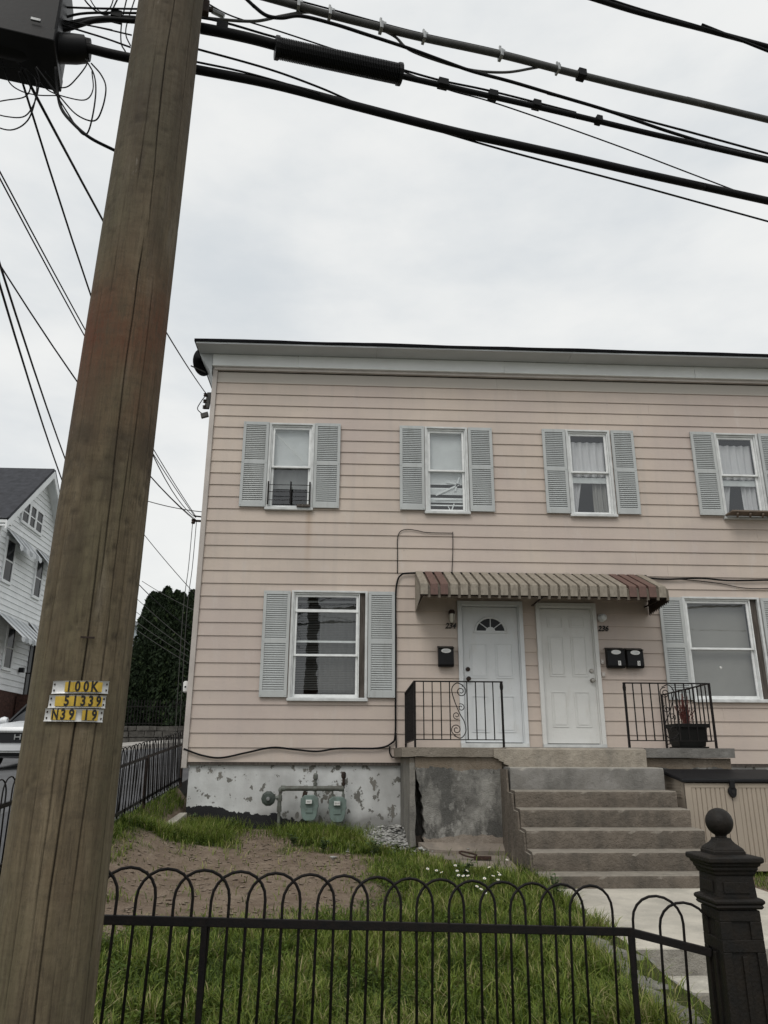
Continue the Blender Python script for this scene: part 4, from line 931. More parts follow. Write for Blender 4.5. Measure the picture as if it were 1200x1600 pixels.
# ------------------------------------------------------------------ cast-iron gate post
gp = thing('gate_post', (1.816, 3.93, -1.7), 'black cast-iron gate post with ball finial at the end of the front fence', 'gate post')
GX, GY = 1.816, 3.93
def sq(mb, secs):
    vs = []; 
    for h_, z in secs: vs += [(GX-h_, GY-h_, z), (GX+h_, GY-h_, z), (GX+h_, GY+h_, z), (GX-h_, GY+h_, z)]
    fs = [(i*4+k, i*4+(k+1) % 4, (i+1)*4+(k+1) % 4, (i+1)*4+k) for i in range(len(secs)-1) for k in range(4)]+[(3, 2, 1, 0), tuple(range(len(vs)-4, len(vs)))]
    return mb.add(vs, fs)
MB().lathe([(.001, -.209)]+[(.064*math.sin(a), -.273+.064*math.cos(a)) for a in [math.pi*i/14 for i in range(1, 13)]]+[(.026, -.338), (.030, -.345)], (GX, GY, 0), 24).build('ball_finial', M['cast'], gp, smooth='all')
sq(MB(), [(.034, -.343), (.036, -.352), (.045, -.365), (.066, -.383), (.072, -.390), (.072, -.396), (.076, -.398), (.076, -.414)]).build('finial_base', M['cast'], gp, bevel=.003)
sq(MB(), [(.10, -.412), (.128, -.418), (.131, -.424), (.131, -.440), (.118, -.447), (.118, -.455), (.108, -.462), (.108, -.474), (.100, -.482), (.098, -.494), (.092, -.50)]).build('cap', M['cast'], gp, bevel=.003)
sq(MB(), [(.088, -.495), (.094, -.60)]).build('neck', M['cast'], gp)
sq(MB(), [(.094, -.590), (.110, -.596), (.117, -.603), (.117, -.613), (.108, -.622), (.112, -.630), (.104, -.640)]).build('band', M['cast'], gp, bevel=.002)
sq(MB(), [(.086, -.635), (.102, -1.72)]).build('shaft', M['cast'], gp)
mb = MB()
def hz(z): return .086+(.102-.086)*(-.635-z)/1.085+.010
for (za, zb_) in ((-.645, -.69), (-.765, -.815), (-1.60, -1.72)):
    sq(mb, [(hz(za), za), (hz(zb_), zb_)])
for za, zb_ in ((-.69, -.765), (-.815, -1.60)):
    for sx_ in (-1, 1):
        for sy_ in (-1, 1):
            h1, h2 = hz(za), hz(zb_); w1 = .055 if za > -.7 else .04
            def cor(h_): return [(GX+sx_*h_, GY+sy_*h_), (GX+sx_*(h_-w1), GY+sy_*h_), (GX+sx_*(h_-w1), GY+sy_*(h_-w1)), (GX+sx_*h_, GY+sy_*(h_-w1))]
            mb.add([(*p, za) for p in cor(h1)]+[(*p, zb_) for p in cor(h2)], [(0,1,2,3),(4,5,6,7),(0,1,5,4),(1,2,6,5),(2,3,7,6),(3,0,4,7)])
mb.build('panel_frame', M['cast'], gp, bevel=.003)
mb = MB()
for d_ in (-1, 1): mb.box(GX-.012, GX+.012, GY+d_*.094-.006, GY+d_*.094+.006, -1.55, -.83); mb.box(GX+d_*.094-.006, GX+d_*.094+.006, GY-.012, GY+.012, -1.55, -.83)
mb.box(GX-.06, GX+.06, GY-.099, GY-.09, -.575, -.525); mb.box(GX-.099, GX-.09, GY-.06, GY+.06, -.575, -.525)
mb.build('ornament', M['cast'], gp, bevel=.003)
MB().box(GX+.09, GX+.125, GY-.02, GY+.02, -.72, -.69).build('gate_lug', M['cast'], gp)

# ------------------------------------------------------------------ hoop-top fences
PK = .0762
def hoop_mesh(name, r_, width, straight, drop, mat, n=5):
    h_ = width/2
    pts = [(-h_, 0, -drop), (-h_, 0, straight*.5), (-h_, 0, straight)]+[(-h_*math.cos(a), 0, straight+h_*.98*math.sin(a)) for a in [math.pi*i/10 for i in range(1, 10)]]+[(h_, 0, straight), (h_, 0, straight*.5), (h_, 0, -drop)]
    return MB().tube(pts, r_, n).mesh(name, mat, True)
ff = thing('hoop_fence', (0, 3.75, -1.3), 'black hoop-top iron fence across the foreground in front of the lawn', 'fence', 'hoop-top iron fences')
HM = hoop_mesh('hoop', .0066, PK*3, .085, .64, M['black_iron'])
ang = math.atan2(RDIR.y, RDIR.x); dx = PK*math.cos(ang)
ph = atS(208.7, 1440, SN.dot(RA)).x
k0 = int(math.floor((-2.45-ph)/(2*dx)))
mb = MB()
def hoops(k, xs):
    pass
k = k0
while True:
    xa = ph+k*2*dx; xb = xa+3*dx; k += 1
    if xb > RB.x+.02: break
    c_ = rail((xa+xb)/2)
    o = link('hoop', HM, ff); o.location = c_-Vector(ff.location)+SN*random.uniform(-.003, .003); o.rotation_euler = (random.uniform(-.02, .02), random.uniform(-.012, .012)+.02, ang)
xj = [-2.5, atS(320, 1441, SN.dot(RA)).x, RB.x]
for a, b in zip(xj[:-1], xj[1:]):
    MB().bar(rail(a), rail(b-.002), .022, .036).build('rail', M['black_iron'], ff, bevel=.003)
    MB().bar(rail(a)+Vector((0, 0, -.56)), rail(b-.002)+Vector((0, 0, -.56)), .022, .032).build('rail', M['black_iron'], ff, bevel=.003)
for x in xj:
    p = rail(x); MB().box(p.x-.012, p.x+.012, p.y-.012, p.y+.012, p.z-.7, p.z+.0175).build('post', M['black_iron'], ff, bevel=.002)
E_ = Vector((1.725, 3.975, -.845))
MB().bar(RB+Vector((.013, 0, -.004)), E_, .022, .036).build('rail', M['black_iron'], ff, bevel=.003)
MB().bar(RB+Vector((.013, 0, -.56)), E_+Vector((0, 0, -.56)), .022, .032).build('rail', M['black_iron'], ff)
ed = (E_-RB); ea = math.atan2(ed.y, ed.x)
for f0 in (.36, .70):
    c_ = RB+ed*f0; o = link('hoop', HM, ff); o.location = c_-Vector(ff.location)+Vector((0, 0, -.01)); o.rotation_euler = (0, .03, ea)

sf = thing('hoop_fence', (-2.5, 8, -.9), 'black hoop-top iron fence running back along the left side of the yard', 'fence', 'hoop-top iron fences')
def srail(y): return Vector((-2.55+.012*(y-6.3)+.02*math.sin(y*.9), y, -.323+.0925*(y-6.3)))
HS = hoop_mesh('hoop', .0062, PK*3, .085, .55, M['black_iron'])
y = 3.35
while y < 12.3:
    c_ = srail(y+1.5*PK); o = link('hoop', HS, sf); o.location = c_-Vector(sf.location)+Vector((random.uniform(-.006, .006), 0, random.uniform(-.006, .006))); o.rotation_euler = (-.06 if y > 10 else random.uniform(-.02, .03), random.uniform(-.05, .05)+(.06 if y > 9.6 else 0), math.pi/2); y += 2*PK
yj = [3.2, 6.9, 10.3, 12.45]
for a, b in zip(yj[:-1], yj[1:]):
    for dz in (0, -.50): 
        n = 6; pp = [srail(a+(b-a)*i/n)+Vector((0, 0, dz)) for i in range(n+1)]
        mb = MB()
        for p, q in zip(pp[:-1], pp[1:]): mb.bar(p, q, .02, .034)
        mb.build('rail', M['black_iron'], sf)
for yv in yj:
    p = srail(yv); MB().obox(p+Vector((.0, 0, -.30)), (.018, 0, .004), (0, .018, 0), (-.006, 0, .32)).build('post', M['rust_iron'], sf, bevel=.002)

# ------------------------------------------------------------------ utility pole
PX, PY = -.985, 2.945
pole = thing('utility_pole', (PX, PY, -1.6), 'tall weathered brown wooden utility pole standing in the left foreground', 'utility pole')
CA = math.atan2(-PY, -PX)         # direction towards the viewer
def prad(z): return .1715-.0050*(z+.0) if z > -1 else .1765
seg, z0, z1, dzv = 420, -1.75, 6.2, .022
zr = np.arange(z0, z1, dzv); th = np.linspace(0, 2*np.pi, seg, endpoint=False)
TH, ZR = np.meshgrid(th, zr)
rel = (TH-CA+np.pi) % (2*np.pi)-np.pi
disp = np.zeros_like(TH); crack = np.zeros_like(TH)
cr = [(-.02, -1.7, .9, .045, .9), (.10, .5, 2.2, .05, .75), (-.30, -1.7, .15, .05, .55), (-.60, -.9, .55, .03, .3), (.40, -.6, 1.25, .05, .5), (.66, .2, 1.0, .03, .3), (.95, -1.7, 1.6, .03, .4),
      (.50, .9, 2.0, .04, .5), (.12, 2.1, 4.6, .07, .8), (-.25, 2.3, 3.3, .03, .5), (-.55, 1.7, 2.5, .03, .3), (.75, 2.4, 5.0, .03, .4), (-.5, 3.3, 5.2, .03, .4), (.22, -1.7, -.5, .04, .35), (-.85, .2, 2.0, .03, .3),
      (1.9, -1.7, 6, .1, 1), (2.7, -1, 5, .1, 1), (-1.7, -1.7, 6, .1, 1), (-2.5, 0, 7, .1, 1)]
for i, (a0, za, zb_, wob, st_) in enumerate(cr):
    path = np.array([a0+wob*(noise.noise((z*1.1, i*3.7, 0))*1.6+noise.noise((z*5, i*3.7, 1))*.35) for z in zr])
    ends = np.clip(np.minimum((zr-za)*5, (zb_-zr)*5), 0, 1)*np.array([.8+.2*max(-1, min(1, 2.5*noise.noise((z*2.3, i*5.1, 3)))) for z in zr])
    d_ = np.abs((rel-path[:, None]+np.pi) % (2*np.pi)-np.pi)*.17
    wdt = (.0012+.0020*st_)*(.5+.5*ends[:, None]); g_ = np.exp(-(d_/wdt)**2)*ends[:, None]*st_
    disp -= .012*g_; crack = np.maximum(crack, np.clip(g_*1.25, 0, 1))
# horizontal gouges from climbing spikes and bands of compression wrinkles
for i in range(150):
    a0 = random.uniform(-1.3, 1.3); zc = random.choice([random.uniform(-1, 5), random.gauss(1.12, .10), random.gauss(.62, .22), random.gauss(2.9, .5)]); la = random.uniform(.06, .42); s_ = random.uniform(.15, .6); tl = random.uniform(-.08, .08)
    zl = zc+tl*(rel-a0)+.02*np.sin((rel-a0)*6+i)
    g_ = np.exp(-((ZR-zl)/.010)**2)*np.clip(1.2-np.abs(rel-a0)/la, 0, 1)*s_
    disp -= .007*g_; crack = np.maximum(crack, g_*.85)
low = np.array([[noise.noise((math.cos(t)*1.2, math.sin(t)*1.2, z*.5)) for t in th[::10]] for z in zr[::4]])
low = np.repeat(np.repeat(low, 4, 0)[:len(zr)], 10, 1)
kx = np.array([[noise.noise((math.cos(t)*6, math.sin(t)*6, z*.35+9)) for t in th] for z in zr[::6]]); kx = np.repeat(kx, 6, 0)[:len(zr)]
def sm(a, n):
    for _ in range(n): a = (np.roll(a, 1, 1)+a+np.roll(a, -1, 1))/3; b_ = a.copy(); b_[1:-1] = (a[:-2]+a[1:-1]+a[2:])/3; a = b_
    return a
disp += .006*sm(low, 12)+.0022*sm(kx, 4)
RR = np.vectorize(prad)(ZR)+disp
V = np.stack([PX+.009*np.maximum(ZR, -1)+RR*np.cos(TH), PY+RR*np.sin(TH), ZR], -1).reshape(-1, 3)
nr = len(zr); ii, jj = np.meshgrid(np.arange(seg), np.arange(nr-1))
q = np.stack([jj*seg+ii, jj*seg+(ii+1) % seg, (jj+1)*seg+(ii+1) % seg, (jj+1)*seg+ii], -1).reshape(-1, 4)
me = bpy.data.meshes.new('shaft'); me.vertices.add(len(V)); me.vertices.foreach_set('co', V.astype(np.float32).ravel())
me.loops.add(q.size); me.loops.foreach_set('vertex_index', q.astype(np.int32).ravel()); me.polygons.add(len(q))
me.polygons.foreach_set('loop_start', (np.arange(len(q))*4).astype(np.int32)); me.update(calc_edges=True)
me.polygons.foreach_set('use_smooth', [True]*len(q)); me.materials.append(M['pole'])
a_ = me.attributes.new('crack', 'FLOAT', 'POINT'); a_.data.foreach_set('value', crack.astype(np.float32).ravel())
link('shaft', me, pole)
# number plates
def pole_pt(phi, z, off): a = CA+phi; r_ = prad(z)+.004+off; return Vector((PX+.009*z+r_*math.cos(a), PY+r_*math.sin(a), z)), a
def plate(zc, u0, u1, chars, blank, lab, tilt):
    # u: position across the pole, -1..1 as seen from the street
    f0, f1 = math.asin(u0*.86), math.asin(u1*.86); hh = .0215; n = 18; mb = MB(); vs = []
    for off in (.002, .005):
        for z in (-hh, -hh*.8, hh*.8, hh):
            for i in range(n+1):
                f = f0+(f1-f0)*i/n; vs.append(pole_pt(f, zc+z+tilt*f, off+(.003 if abs(z) == hh else 0))[0])
    m1 = n+1
    fs = [(r_*m1+i, r_*m1+i+1, (r_+1)*m1+i+1, (r_+1)*m1+i) for b_ in (0, 4) for r_ in range(b_, b_+3) for i in range(n)]
    fs += [(i, i+1, 4*m1+i+1, 4*m1+i) for i in range(n)]+[(3*m1+i, 3*m1+i+1, 7*m1+i+1, 7*m1+i) for i in range(n)]
    pl = mb.add(vs, fs).build('number_plate', M['platealu'], pole, smooth=True); pl['label'] = lab
    def tile(u, wd, mat):
        f = math.asin(u*.86); p, a = pole_pt(f, zc+tilt*f, .0085); tx = Vector((-math.sin(a), math.cos(a), 0)); nn = Vector((math.cos(a), math.sin(a), 0))
        MB().obox(p, tx*wd/2, nn*.001, Vector((0, 0, .0165))).build('tile', mat, pl); return p, a, nn
    for u, wd in blank: tile(u, wd, M['yellow'] if wd > 0 else M['platealu'])
    for ch, u in chars:
        p, a, nn = tile(u, .0275, M['yellow'])
        text('digit', ch, .048, M['ink'], pl, Matrix.Translation(p+nn*.0016) @ Matrix.Rotation(a+math.pi/2, 4, 'Z') @ Matrix.Rotation(math.pi/2, 4, 'X'), .0004, 0, .74 if ch != 'N' else .64, .0016)
    for u in (u0*.93, u1*.93):
        for s in (-.010, .010):
            p, a = pole_pt(math.asin(u*.86), zc+s+tilt*math.asin(u*.86), .006); MB().lathe([(.0025, -.003), (.0025, .003)], p, 8).build('nail', M['rust_iron'], pl)
zz = lambda py_: (ray(122, py_)*(2.78/ray(122, py_).y)).z
plate(zz(1073.5), -.585, .60, [('1', -.235), ('0', -.06), ('0', .115), ('K', .285)], [(.40, .018)], 'curved metal plate reading 100K, topmost of three', .006)
plate(zz(1096), -.62, .575, [('5', -.245), ('1', -.075), ('3', .09), ('3', .25), ('9', .41)], [(-.40, .027)], 'curved metal plate reading 51339, middle of three', .003)
plate(zz(1117.5), -.665, .555, [('N', -.44), ('3', -.28), ('9', -.11), ('1', .19), ('9', .355)], [], 'curved metal plate reading N39 19, lowest of three', 0)
p, a = pole_pt(.02, (ray(130, 996)*(2.78/ray(130, 996).y)).z, .004); tx = Vector((-math.sin(a), math.cos(a), 0))
MB().bar(p-tx*.025, p+tx*.022, .006).build('staple', M['rust_iron'], pole)

# ------------------------------------------------------------------ overhead lines along the street
CP = SN.dot(Vector((PX, PY, 0)))+.235
def run(pts, c): return [atS(a, b, c) for a, b in pts]
def cable(name, label, pts, wpx, c, mat='cable', ext=7, extl=0, cat='cable', clamps=(), n=8, parent=None, group=None):
    P = run(pts, c); t_ = np.mean([p.dot(FWD) for p in P]); r_ = wpx*.5*t_/FPX
    if ext: P.append(P[-1]+(P[-1]-P[-2]).normalized()*ext)
    if extl: P.insert(0, P[0]+(P[0]-P[1]).normalized()*extl)
    o = MB().tube(spline(P, 7), r_, n).build(name, M[mat], parent, smooth='all')
    if parent is None: tag(o, label, cat, group)
    for (px, py, s, kind) in clamps:
        q_ = atS(px, py, c); mb = MB(); u = Vector((0, 0, 1)); k = s*q_.dot(FWD)/FPX
        if kind == 'strap':
            mb.obox(q_, SD*k*.22, SN*(r_+.006), u*(r_+.006)); mb.obox(q_+u*(r_+k*.55), SD*k*.16, SN*.006, u*k*.6); mb.obox(q_+u*(r_+k*.3)+SD*k*.5, SD*k*.22, SN*.01, u*k*.22)
        else:
            mb.obox(q_, SD*k*.8, SN*(r_+.008), u*(r_+k*.18)); mb.obox(q_+u*(r_+k*.25), SD*k*.45, SN*.012, u*k*.22)
        mb.build('clamp', M['steel' if kind == 'strap' else 'cable'], o, bevel=.002)
    return o
cable('overhead_cable', 'thick black overhead cable, lowest of the heavy lines right of the pole', [(60, 52), (140, 76), (205, 91), (313, 110), (430, 133), (560, 167), (700, 203), (800, 225), (900, 247), (1000, 270), (1100, 292), (1200, 314)], 13, CP)
cable('overhead_wire', 'thin wire hugging the underside of the lowest thick overhead cable', [(225, 56), (270, 67), (313, 78), (420, 108), (500, 137), (560, 163), (620, 184), (690, 206), (800, 238), (1000, 291), (1200, 346)], 3.2, CP+.02)
cable('overhead_wire', 'short thin wire joining the lowest thick overhead cable near the pole', [(230, 81), (270, 89), (308, 97), (370, 110), (430, 126), (500, 147)], 3.2, CP-.02, ext=0)
o = cable('overhead_cable', 'black overhead cable carrying the long ribbed splice case', [(85, 45), (115, 37), (150, 31), (210, 30), (313, 42), (380, 57), (435, 73), (520, 92), (624, 118), (720, 140), (800, 158), (900, 181), (1000, 205), (1100, 228), (1200, 251)], 9, CP+.05,
          clamps=[(347, 43, 11, 'c'), (692, 131, 10, 'c'), (770, 149, 9, 'c'), (838, 164, 8, 'c'), (935, 188, 6, 'c'), (182, 26, 10, 'c')])
cable('sleeve', '', [(313, 44), (350, 51), (395, 61), (440, 73)], 16, CP+.05, ext=0, parent=o)
cable('overhead_wire', 'thin support wire just above the ribbed splice case', [(90, 30), (150, 20), (310, 27), (430, 58), (540, 85), (625, 108), (690, 126), (770, 143), (900, 176)], 3.4, CP+.06, ext=0)
# ribbed splice case
A_, B_ = atS(433, 75, CP+.03), atS(624, 116, CP+.03); ax = (B_-A_).normalized(); ln = (B_-A_).length
sc_ = thing('splice_case', tuple((A_+B_)/2), 'long black ribbed splice case hanging from the overhead cable', 'splice case')
nr_ = 74; pts = []; rs = []
for i in range(nr_):
    for f_, r_ in ((0, .046), (.5, .046), (.5, .058), (1, .058)): pts.append(A_+ax*ln*(i+f_*.98)/nr_); rs.append(r_)
MB().tube(pts, rs, 14).build('ribbed_body', M['blackplastic'], sc_)
for e_ in (A_, B_): MB().tube([e_-ax*.012, e_+ax*.012], .064, 14).build('end_plate', M['blackplastic'], sc_, bevel=.003)
for f_ in (-.006, 1.0): MB().bar(A_+ax*ln*f_+Vector((0, 0, .05)), A_+ax*ln*f_+Vector((0, 0, .085)), .012).build('hanger', M['steel'], sc_)
cable('overhead_cable', 'thick grey overhead cable with upright metal straps, above the splice case', [(300, -35), (380, -14), (460, 8), (515, 23), (595, 43), (660, 59), (780, 85), (870, 108), (910, 118), (1000, 140), (1100, 163), (1200, 187)], 11, CP+.10, 'cable_grey', extl=3,
      clamps=[(466, 9, 10, 'strap'), (515, 22, 11, 'strap'), (595, 43, 12, 'strap'), (662, 59, 10, 'strap'), (782, 86, 11, 'strap'), (871, 108, 8, 'strap'), (908, 117, 8, 'c')])
cable('overhead_wire', 'thin support wire lying along the top of the grey overhead cable', [(440, -6), (515, 14), (595, 36), (662, 53), (780, 79), (868, 102)], 2.6, CP+.13, ext=0, extl=1)
cable('overhead_cable', 'black twisted overhead cable running between the grey cable and the splice case', [(378, -8), (395, 8), (416, 24), (440, 28), (470, 25), (520, 37), (570, 53), (640, 76), (700, 98), (740, 112), (800, 128), (870, 149), (950, 173), (1040, 204), (1120, 228), (1200, 247)], 5.2, CP+.08, extl=1)
cable('overhead_wire', 'slim grey loop of cable hanging below the strapped grey cable', [(313, 27), (350, 31), (400, 33), (440, 25), (480, 19), (520, 24)], 4.5, CP+.12, 'cable_grey', ext=0)
cable('overhead_wire', 'thin grey cable peeling off the strapped cable and rejoining it further right', [(596, 46), (618, 58), (640, 78), (690, 97), (740, 110), (790, 113), (830, 107), (846, 104)], 4, CP+.12, 'cable_grey', ext=0)
cable('overhead_wire', 'thin black wire above the twisted cable at the right edge of the sky', [(855, 146), (900, 158), (960, 175), (1080, 207), (1200, 240)], 3.4, CP+.11)
cable('overhead_wire', 'very thin wire slanting across below the splice case cable', [(320, 3), (362, 25), (440, 50), (540, 83), (625, 110), (700, 140), (780, 163), (960, 226), (1160, 302)], 2.2, CP+.16, ext=4)
o = cable('overhead_cable', 'thick black cable pair crossing the top right corner of the sky', [(800, -42), (925, -3), (1000, 20), (1100, 46), (1200, 73)], 8, CP+.25, extl=5)
cable('strand', '', [(800, -47), (925, -9), (1000, 15), (1100, 44), (1150, 60), (1200, 80)], 4.5, CP+.24, extl=5, parent=o)
t = thing('pole_bracket', tuple(atS(316, 14, CP-.05)), 'small black bracket and bolt on the right side of the pole top', 'bracket')
q_ = atS(318, 12, CP-.06); MB().obox(q_, SD*.03, SN*.02, Vector((0, 0, .045))).build('clamp_body', M['rust_iron'], t, bevel=.006)
MB().bar(q_-SD*.15, q_+SD*.05, .02).build('bolt', M['rust_iron'], t)
q_ = atS(337, 18, CP+.14); MB().tube([q_-SD*.02, q_+SD*.05+Vector((0, 0, -.02))], .016, 8).build('insulator', M['steel'], t)
# terminal box on the left of the pole
p0, p1 = atS(85, 20, CP-.10), atS(-90, -40, CP-.10)
tb = thing('terminal_box', tuple(p0), 'dark terminal box hung from the lines at the top left', 'terminal box')
c0 = atS(86, 62, CP-.10); up = Vector((0, 0, 1))
MB().prism([c0, c0+SN*.30, c0+SN*.30+up*.52, c0+up*.52], -SD*.75).build('case', M['blackplastic'], tb, bevel=.012)
MB().prism([c0-SN*.012-up*.02, c0-SN*.012+up*.055, c0+SN*.31+up*.055, c0+SN*.31-up*.02], -SD*.77).build('door_flange', M['blackplastic'], tb, bevel=.006)
q_ = atS(56, 31, CP-.12); MB().obox(q_, SD*.022, SN*.006, up*.007).build('latch', M['steel'], tb)
d0, d1_ = atS(30, 72, CP+.03), atS(138, 78, CP+.03)
MB().tube([d0-SD*.3, d0, d0.lerp(d1_, .8), d1_-SD*.012, d1_], [.075, .075, .072, .066, .03], 14).build('splice_dome', M['blackplastic'], tb, smooth=True)
MB().tube([d1_-SD*.03, d1_+SD*.01], .055, 12).build('dome_cap', M['cable'], tb)
loops = [([(87, 105), (88, 130), (95, 165), (115, 198), (142, 222), (180, 234)], 5.0), ([(133, 86), (146, 110), (150, 145), (146, 185), (137, 208), (125, 200), (105, 172), (80, 140), (58, 112)], 2.4), ([(142, 92), (158, 118), (166, 145), (160, 172), (147, 183), (120, 174), (95, 155), (62, 118)], 2.4),
         ([(137, 92), (135, 110), (122, 125), (105, 131), (88, 127), (70, 112)], 2.0), ([(-20, 168), (10, 163), (38, 149), (46, 128), (40, 112), (28, 104)], 2.2), ([(-20, 180), (10, 182), (38, 174), (55, 152), (62, 130), (56, 112)], 2.2), ([(-20, 195), (15, 197), (42, 183), (56, 158), (58, 135), (46, 112)], 2.4),
         ([(2, 90), (12, 120), (32, 143), (60, 156), (90, 152)], 2.0), ([(55, 110), (75, 140), (110, 160), (135, 160), (145, 135), (143, 105)], 2.0), ([(-8, 100), (18, 112), (36, 112), (46, 108)], 2.2),
         ([(127, -10), (135, 10), (152, 18), (170, 14), (184, -6)], 2.4), ([(135, -10), (145, 8), (158, 12), (172, 6), (180, -8)], 1.8), ([(200, -6), (190, 30), (189, 60), (196, 82)], 2.2), ([(211, -6), (198, 30), (197, 55), (204, 78)], 2.0)]
for i, (pts, wpx) in enumerate(loops):
    P_ = [atS(a, b, CP-.05+.012*i) for a, b in pts]; P_ = [p+SN*.03*math.sin(k*1.3+i) for k, p in enumerate(P_)]
    MB().tube(spline(P_, 6), wpx*.5*P_[0].dot(FWD)/FPX, 6).build('drop_wire', M['cable'], tb, smooth='all')
cable('overhead_cable', 'short black cable arching from the terminal box to the back of the pole', [(84, 48), (108, 44), (140, 34), (165, 30), (212, 33)], 8, CP+.03, ext=0)
cable('overhead_wire', 'thin upper wire left of the pole near the top edge', [(88, 11), (150, 13), (215, 14)], 3, CP+.02, ext=0, extl=3)
cable('overhead_wire', 'thin slanting wire left of the pole below the arched cable', [(85, 29), (150, 42), (206, 55)], 2.4, CP+.01, ext=0, extl=3)
cable('overhead_wire', 'second thin slanting wire left of the pole ending in a small clip', [(120, 46), (165, 60), (204, 74)], 2.8, CP+.0, ext=0, extl=.4)

# service drops to the house and the back yards
def drop(label, a, b, sag, r_, n=16, name='service_wire', mat='cable'):
    a, b = Vector(a), Vector(b); P_ = [a.lerp(b, i/n)-Vector((0, 0, 4*sag*(i/n)*(1-i/n))) for i in range(n+1)]
    return tag(MB().tube(P_, r_, 5).build(name, M[mat], smooth='all'), label, 'wire')
H1 = Vector((-2.47, 11.98, 5.93)); H2 = Vector((-2.50, 11.98, 3.72))
drop('service wire from the terminal box to the upper corner of the house', atS(34, 108, CP), H1, .10, .008)
drop('service wire sagging from the terminal box to the lower bracket on the house corner', atS(30, 112, CP-.02), H2+Vector((0, 0, .03)), .42, .006)
S_ = atA(-120, 40, 4.4)
drop('first of three parallel service wires from the left to the lower house bracket', S_, H2+Vector((0, .02, .05)), .12, .006)
drop('second of three parallel service wires from the left, just under the first', S_+Vector((0, .05, -.03)), H2+Vector((0, .03, .03)), .16, .006)
drop('third, slackest of three parallel service wires from the left', S_+Vector((-.25, .1, -.22)), H2+Vector((0, .04, .0)), .30, .005)
drop('lone wire left of the pole slanting down toward the house bracket', atA(-160, 150, 5.0), H2+Vector((0, .05, -.02)), .30, .007)
FP = atY(150, 880, 27.0)
drop('wire dropping steeply left of the pole toward the back yards', atA(-60, 240, 5.5), FP+Vector((0, 0, .5)), .5, .012)
drop('second wire dropping steeply left of the pole beside the first', atA(-70, 190, 5.5), FP+Vector((.3, 0, .7)), .45, .012)
drop('faint wire between the pole and the house bracket', atY(180, 765, 20), atY(318, 800, 20.5), .1, .012)
drop('faint wire slanting down behind the house corner above the hedge', atY(190, 790, 24), atY(330, 955, 24), .1, .012)
for i, (a, b, c_, d_) in enumerate([(170, 893, 300, 1010), (170, 920, 300, 1020), (165, 935, 298, 1028), (160, 945, 296, 1037), (222, 908, 330, 965)]):
    drop('thin grey wire crossing in front of the dark hedge, %s' % ['highest of the lower four', 'second of the lower four', 'third of the lower four', 'lowest of the lower four', 'the one at the hedge top'][i], atY(a, b, 23), atY(c_, d_, 22.5), .06, .009, mat='cable_grey')
drop('wire from the small connector down across the hedge', atY(196, 890, 24), atY(310, 990, 24), .15, .014)
fp = thing('utility_pole', tuple(FP+Vector((0, 0, -6))), 'distant utility pole, hidden behind the near pole', 'utility pole')
MB().tube([FP+Vector((0, .15, -6.5)), FP+Vector((0, .15, 1.5))], [.15, .11], 12).build('shaft', M['oldwood'], fp, smooth=True)
# brackets on the house corner
t = thing('service_bracket', tuple(H1), 'metal service bracket with insulators at the upper corner of the house', 'bracket')
MB().tube([H1+Vector((.12, .02, .1)), H1+Vector((0, 0, 0))], .018, 8).build('arm', M['cable_grey'], t)
MB().obox(H1+Vector((.02, 0, -.10)), (.04, 0, 0), (0, .03, 0), (.015, 0, .15)).build('rack', M['cable_grey'], t, bevel=.01)
for dz in (.0, -.12, -.23): MB().lathe([(.02, -.03), (.035, -.02), (.022, 0), (.035, .02), (.02, .03)], H1+Vector((-.03, -.02, dz)), 10).build('insulator', M['rust_iron'], t)
MB().tube(spline([H1+Vector((-.03, 0, 0)), H1+Vector((-.10, 0, -.12)), H1+Vector((-.15, 0, -.25)), H1+Vector((-.08, 0, -.33)), H1+Vector((-.03, 0, -.35))], 5), .008, 5).build('jumper', M['cable'], t)
MB().obox(H1+Vector((-.02, 0, -.37)), (.06, 0, .02), (0, .03, 0), (-.01, 0, .04)).build('clamp', M['cable_grey'], t, bevel=.006)
t = thing('service_bracket', tuple(H2), 'small bracket tying the sagging service wires to the lower house corner', 'bracket')
MB().bar(H2+Vector((.14, .02, -.03)), H2+Vector((-.03, 0, -.03)), .03, .03).build('arm', M['rust_iron'], t)
MB().lathe([(.025, -.06), (.035, -.04), (.025, -.02), (.035, 0), (.025, .02)], H2+Vector((-.03, 0, -.02)), 10).build('insulator', M['rust_iron'], t)
MB().bar(H2+Vector((.14, .02, .04)), H2+Vector((-.02, 0, .05)), .02, .02).build('hook', M['cable'], t)
for i, (dx_, lb) in enumerate(((-.06, 'left of two thin wires hanging down the house corner'), (.0, 'right of two thin wires hanging down the house corner'))):
    P_ = spline([H2+Vector((dx_+.02, 0, -.05)), H2+Vector((dx_+.01, .02, -.8)), H2+Vector((dx_-.015, .02, -1.6)), H2+Vector((dx_+.03, .05, -3.9))], 6); tag(MB().tube(P_, .006, 5).build('hanging_wire', M['cable_grey']), lb, 'wire')
t = thing('satellite_dish', (-2.5, 12.1, 6.3), 'dark round satellite dish under the eaves at the house corner', 'satellite dish')
c_ = atY(321, 566, 12.1); prof = [(.001, .0), (.12, .012), (.20, .035), (.235, .055), (.24, .062), (.20, .045), (.12, .022), (.001, .01)]
mb = MB(); mb.lathe(prof, (0, 0, 0), 28)
rot = Matrix.Translation(c_) @ Matrix.Rotation(R(-32), 4, 'Z') @ Matrix.Rotation(R(-78), 4, 'Y')
mb.v = [tuple(rot @ Vector(p)) for p in mb.v]; mb.build('reflector', M['blackplastic'], t, smooth=True)
MB().tube(spline([c_, c_+Vector((.06, .05, -.12)), Vector((-2.33, 12.2, c_.z-.22))], 4), .02, 8).build('mount', M['cable_grey'], t)
